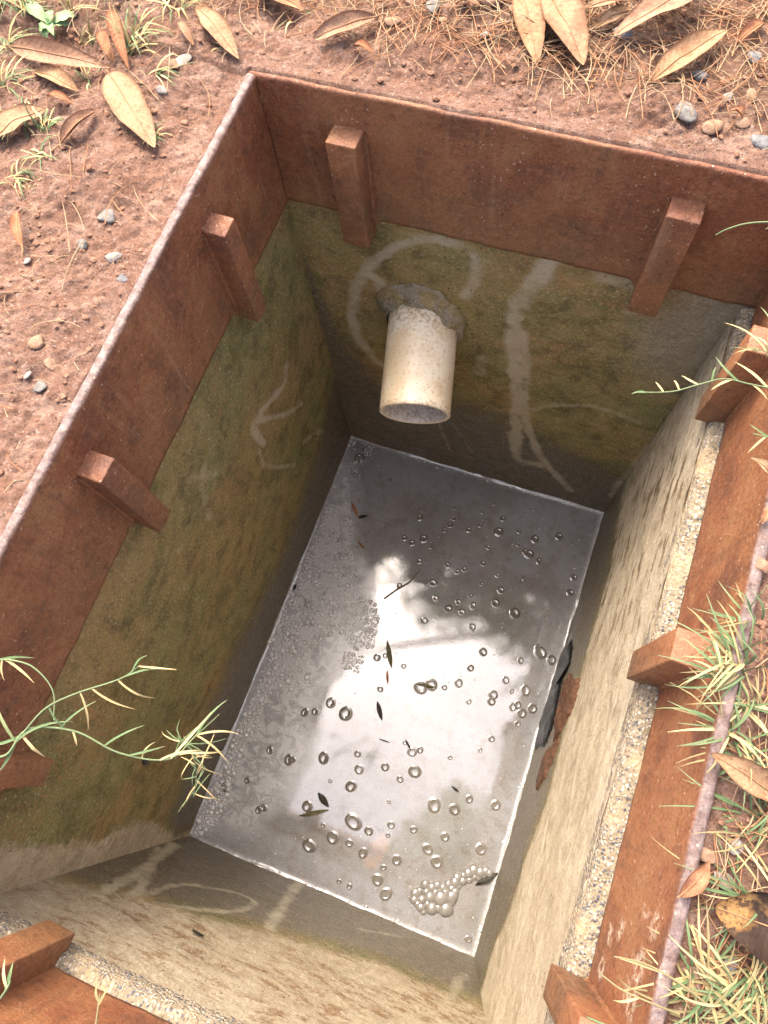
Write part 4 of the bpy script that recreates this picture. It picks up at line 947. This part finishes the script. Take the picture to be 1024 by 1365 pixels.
runner([(1040, 520, .006), (1000, 512, .01), (965, 505, .012), (930, 513, .012), (895, 522, .010), (848, 523, .008)], .0009,
       [(.1, -.9, -1, 0, .035, .0016), (.3, -1, -.8, 0, .03, .0014), (.35, -1, .3, 0, .02, .0012), (.5, .1, -1, 0, .014, .001), (.6, -.9, -.4, 0, .018, .001), (.75, -.3, -1, 0, .012, .001), (.85, -.6, -.9, 0, .012, .001), (.95, -1, -.2, 0, .012, .0012), (.2, .9, .6, 0, .02, .0012)],
       'light green grass runner reaching left over the far right lug', seed=5)
runner([(1060, 300, .004), (1030, 296, .014), (995, 298, .016), (968, 306, .010), (955, 313, .002)], .0010, [(.1, -1, -.1, 0, .02, .001)], 'single pale grass blade arching over the far right frame corner', seed=6)
runner([(1050, 590, .004), (1020, 582, .01), (1004, 578, .008)], .0009, [(.4, -1, -.6, 0, .02, .001), (.5, -.8, .6, 0, .02, .001)], 'short grass stalk at the right picture edge above the rim', seed=7)
runner([(950, 1345, .002), (905, 1310, .012), (860, 1285, .018), (818, 1275, .022)], .0009, [(.5, -1, -.4, 0, .03, .001), (.3, -1, .6, 0, .02, .001)], 'long straw yellow grass stem leaning over the right plate near the bottom', m='grass_dry', seed=8)
runner([(905, 1352, .0), (870, 1338, .01), (830, 1320, .012), (800, 1298, .012)], .0008, [(.5, -1, .3, 0, .02, .001)], 'thin straw stem below the long yellow stem over the right plate', m='grass_dry', seed=9)
runner([(850, 1385, .004), (815, 1370, .012), (782, 1356, .014)], .0010, [(.4, -1, -.3, 0, .02, .0014)], 'green grass blade tip at the bottom edge beside the near right lug', seed=10)
runner([(125, 1390, .0), (130, 1350, .01), (133, 1325, .012)], .0009, [(.7, .5, -1, 0, .012, .0012), (.8, -.6, -1, 0, .012, .0012)], 'small yellow grass sprig at the bottom edge over the near plate', m='grass_dry', seed=11)
runner([(-10, 1345, .0), (8, 1320, .01), (14, 1308, .012)], .0010, [(.5, .3, -1, 0, .02, .0016), (.6, -.4, -1, 0, .02, .0014)], 'green grass blades in the bottom left corner', seed=12)
# weed seedling
q = gp(68, 38, 0.); q[2] = float(ground_h(q[0], q[1])); wd_ = tag(empty('weed_seedling', q), 'pale green broad leaved weed seedling in the upper left corner', 'weed')
V, F = tube([q-[0, 0, .002], q+[0, 0, .008], q+[0, 0, .014]], .0014, 6); obj('stem', V, F, M['weed'], wd_)
for k, (tx, ty, w, dz) in enumerate([(33, 2, .008, .012), (71, 14, .0062, .02), (108, 20, .0078, .012), (96, 36, .006, .008), (54, 44, .0058, .012), (62, 54, .006, .006), (72, 47, .005, .016)]):
    b0 = q+[0, 0, .013]; t0 = gp(tx, ty, q[2]+dz); u = t0-b0; Ln = np.linalg.norm(u); u /= Ln; s_ = np.cross([0, 0, 1.], u); s_ /= np.linalg.norm(s_); n = np.cross(u, s_); V = []
    for i in range(12):
        t = i/11; ww = w*(.12+max(0, math.sin(math.pi*min(1, t*.62+.36 if t > .3 else t*1.82)))**.8*sstep(0, .5, t)) if t < 1 else w*.2
        for v in (-1, -.5, 0, .5, 1): V.append(b0+u*Ln*t+s_*ww*v+n*(.25*w*v*v+.005*math.sin(math.pi*t)+.0009*math.sin(t*22)*abs(v)))
    obj('leaf', V, gridfaces(12, 5), M['weed'], wd_)

# ------------------------------------------------------------------ overhanging tree (seen in the water only)
CMIR = np.array([CAM[0], CAM[1], 2*ZW-CAM[2]])
gap = []
for x, y in [(505, 800), (520, 775), (540, 815), (565, 845), (600, 852), (640, 855), (660, 878), (690, 890), (722, 905), (716, 960), (700, 1010), (672, 1062), (640, 1060), (612, 1040), (592, 1046), (575, 1078), (540, 1095), (512, 1120), (498, 1135), (470, 1115), (440, 1120), (390, 1100), (388, 1060), (415, 1010), (438, 950), (445, 895), (478, 872), (500, 850)]:
    p = gp(x, y, ZW)-CMIR; gap.append((p[0]/p[2], p[1]/p[2]))
tree = tag(empty('overhanging_tree', (1.75, 2.0, float(ground_h(1.75, 2.0))-.02)), 'evergreen tree overhanging the pit, mirrored dark in the water', 'tree')
tb = catmull([(1.75, 2.0, -.1), (1.70, 1.98, 1.0), (1.6, 1.9, 2.2), (1.5, 1.8, 3.2), (1.5, 1.8, 4.2)], 24)
V, F = tube(tb, np.linspace(.15, .05, 24), 14); obj('trunk', V, F, M['bark'], tree)
limbs = []
for z0, e, r in [(2.3, (-.3, 1.5, 3.0), .045), (2.5, (.7, .9, 3.1), .05), (2.7, (-.5, .8, 3.2), .05), (2.2, (1.2, -.4, 2.9), .05), (2.8, (.2, 2.2, 3.3), .05), (2.6, (.6, -.7, 3.0), .04)]:
    s0 = tb[np.abs(tb[:, 2]-z0).argmin()]; P = catmull([s0, s0+(np.array(e)-s0)*.5+[0, 0, .15], e], 14); limbs.append(P)
    V, F = tube(P, np.linspace(r, .012, 14), 8); obj('limb', V, F, M['bark'], tree)
cb = MB(); r2 = np.random.default_rng(5); cnt = 0
while cnt < 3600:
    sx = r2.uniform(-.20, .11); sy = r2.uniform(-.16, .28); h = r2.uniform(2.5, 3.3)
    c = CMIR+np.array([sx, sy, 1])*(h-CMIR[2])
    d0 = polydist(np.array([sx]), np.array([sy]), gap)[0]
    if d0 < -.012+.030*float(fbm(sx*45, sy*45, 3, 3)): continue
    if d0 < .008 and r2.random() < .3: continue
    a = r2.uniform(0, 6.283); tl = r2.normal(0, .45); L_ = r2.uniform(.05, .09) if d0 > .03 else r2.uniform(.025, .045); w = L_*.28
    u = np.array([math.cos(a), math.sin(a), tl]); u /= np.linalg.norm(u); s_ = np.cross(u, [0, 0, 1.]); s_ /= np.linalg.norm(s_); s_ = s_+np.array([0, 0, r2.normal(0, .4)]); n = np.cross(s_, u)
    cb.add([c-u*L_, c-u*L_*.1+s_*w, c+u*L_, c-u*L_*.1-s_*w, c-n*w*.2], [(0, 1, 4), (1, 2, 4), (2, 3, 4), (3, 0, 4)]); cnt += 1
cb.build('crown', M['crown'], tree)
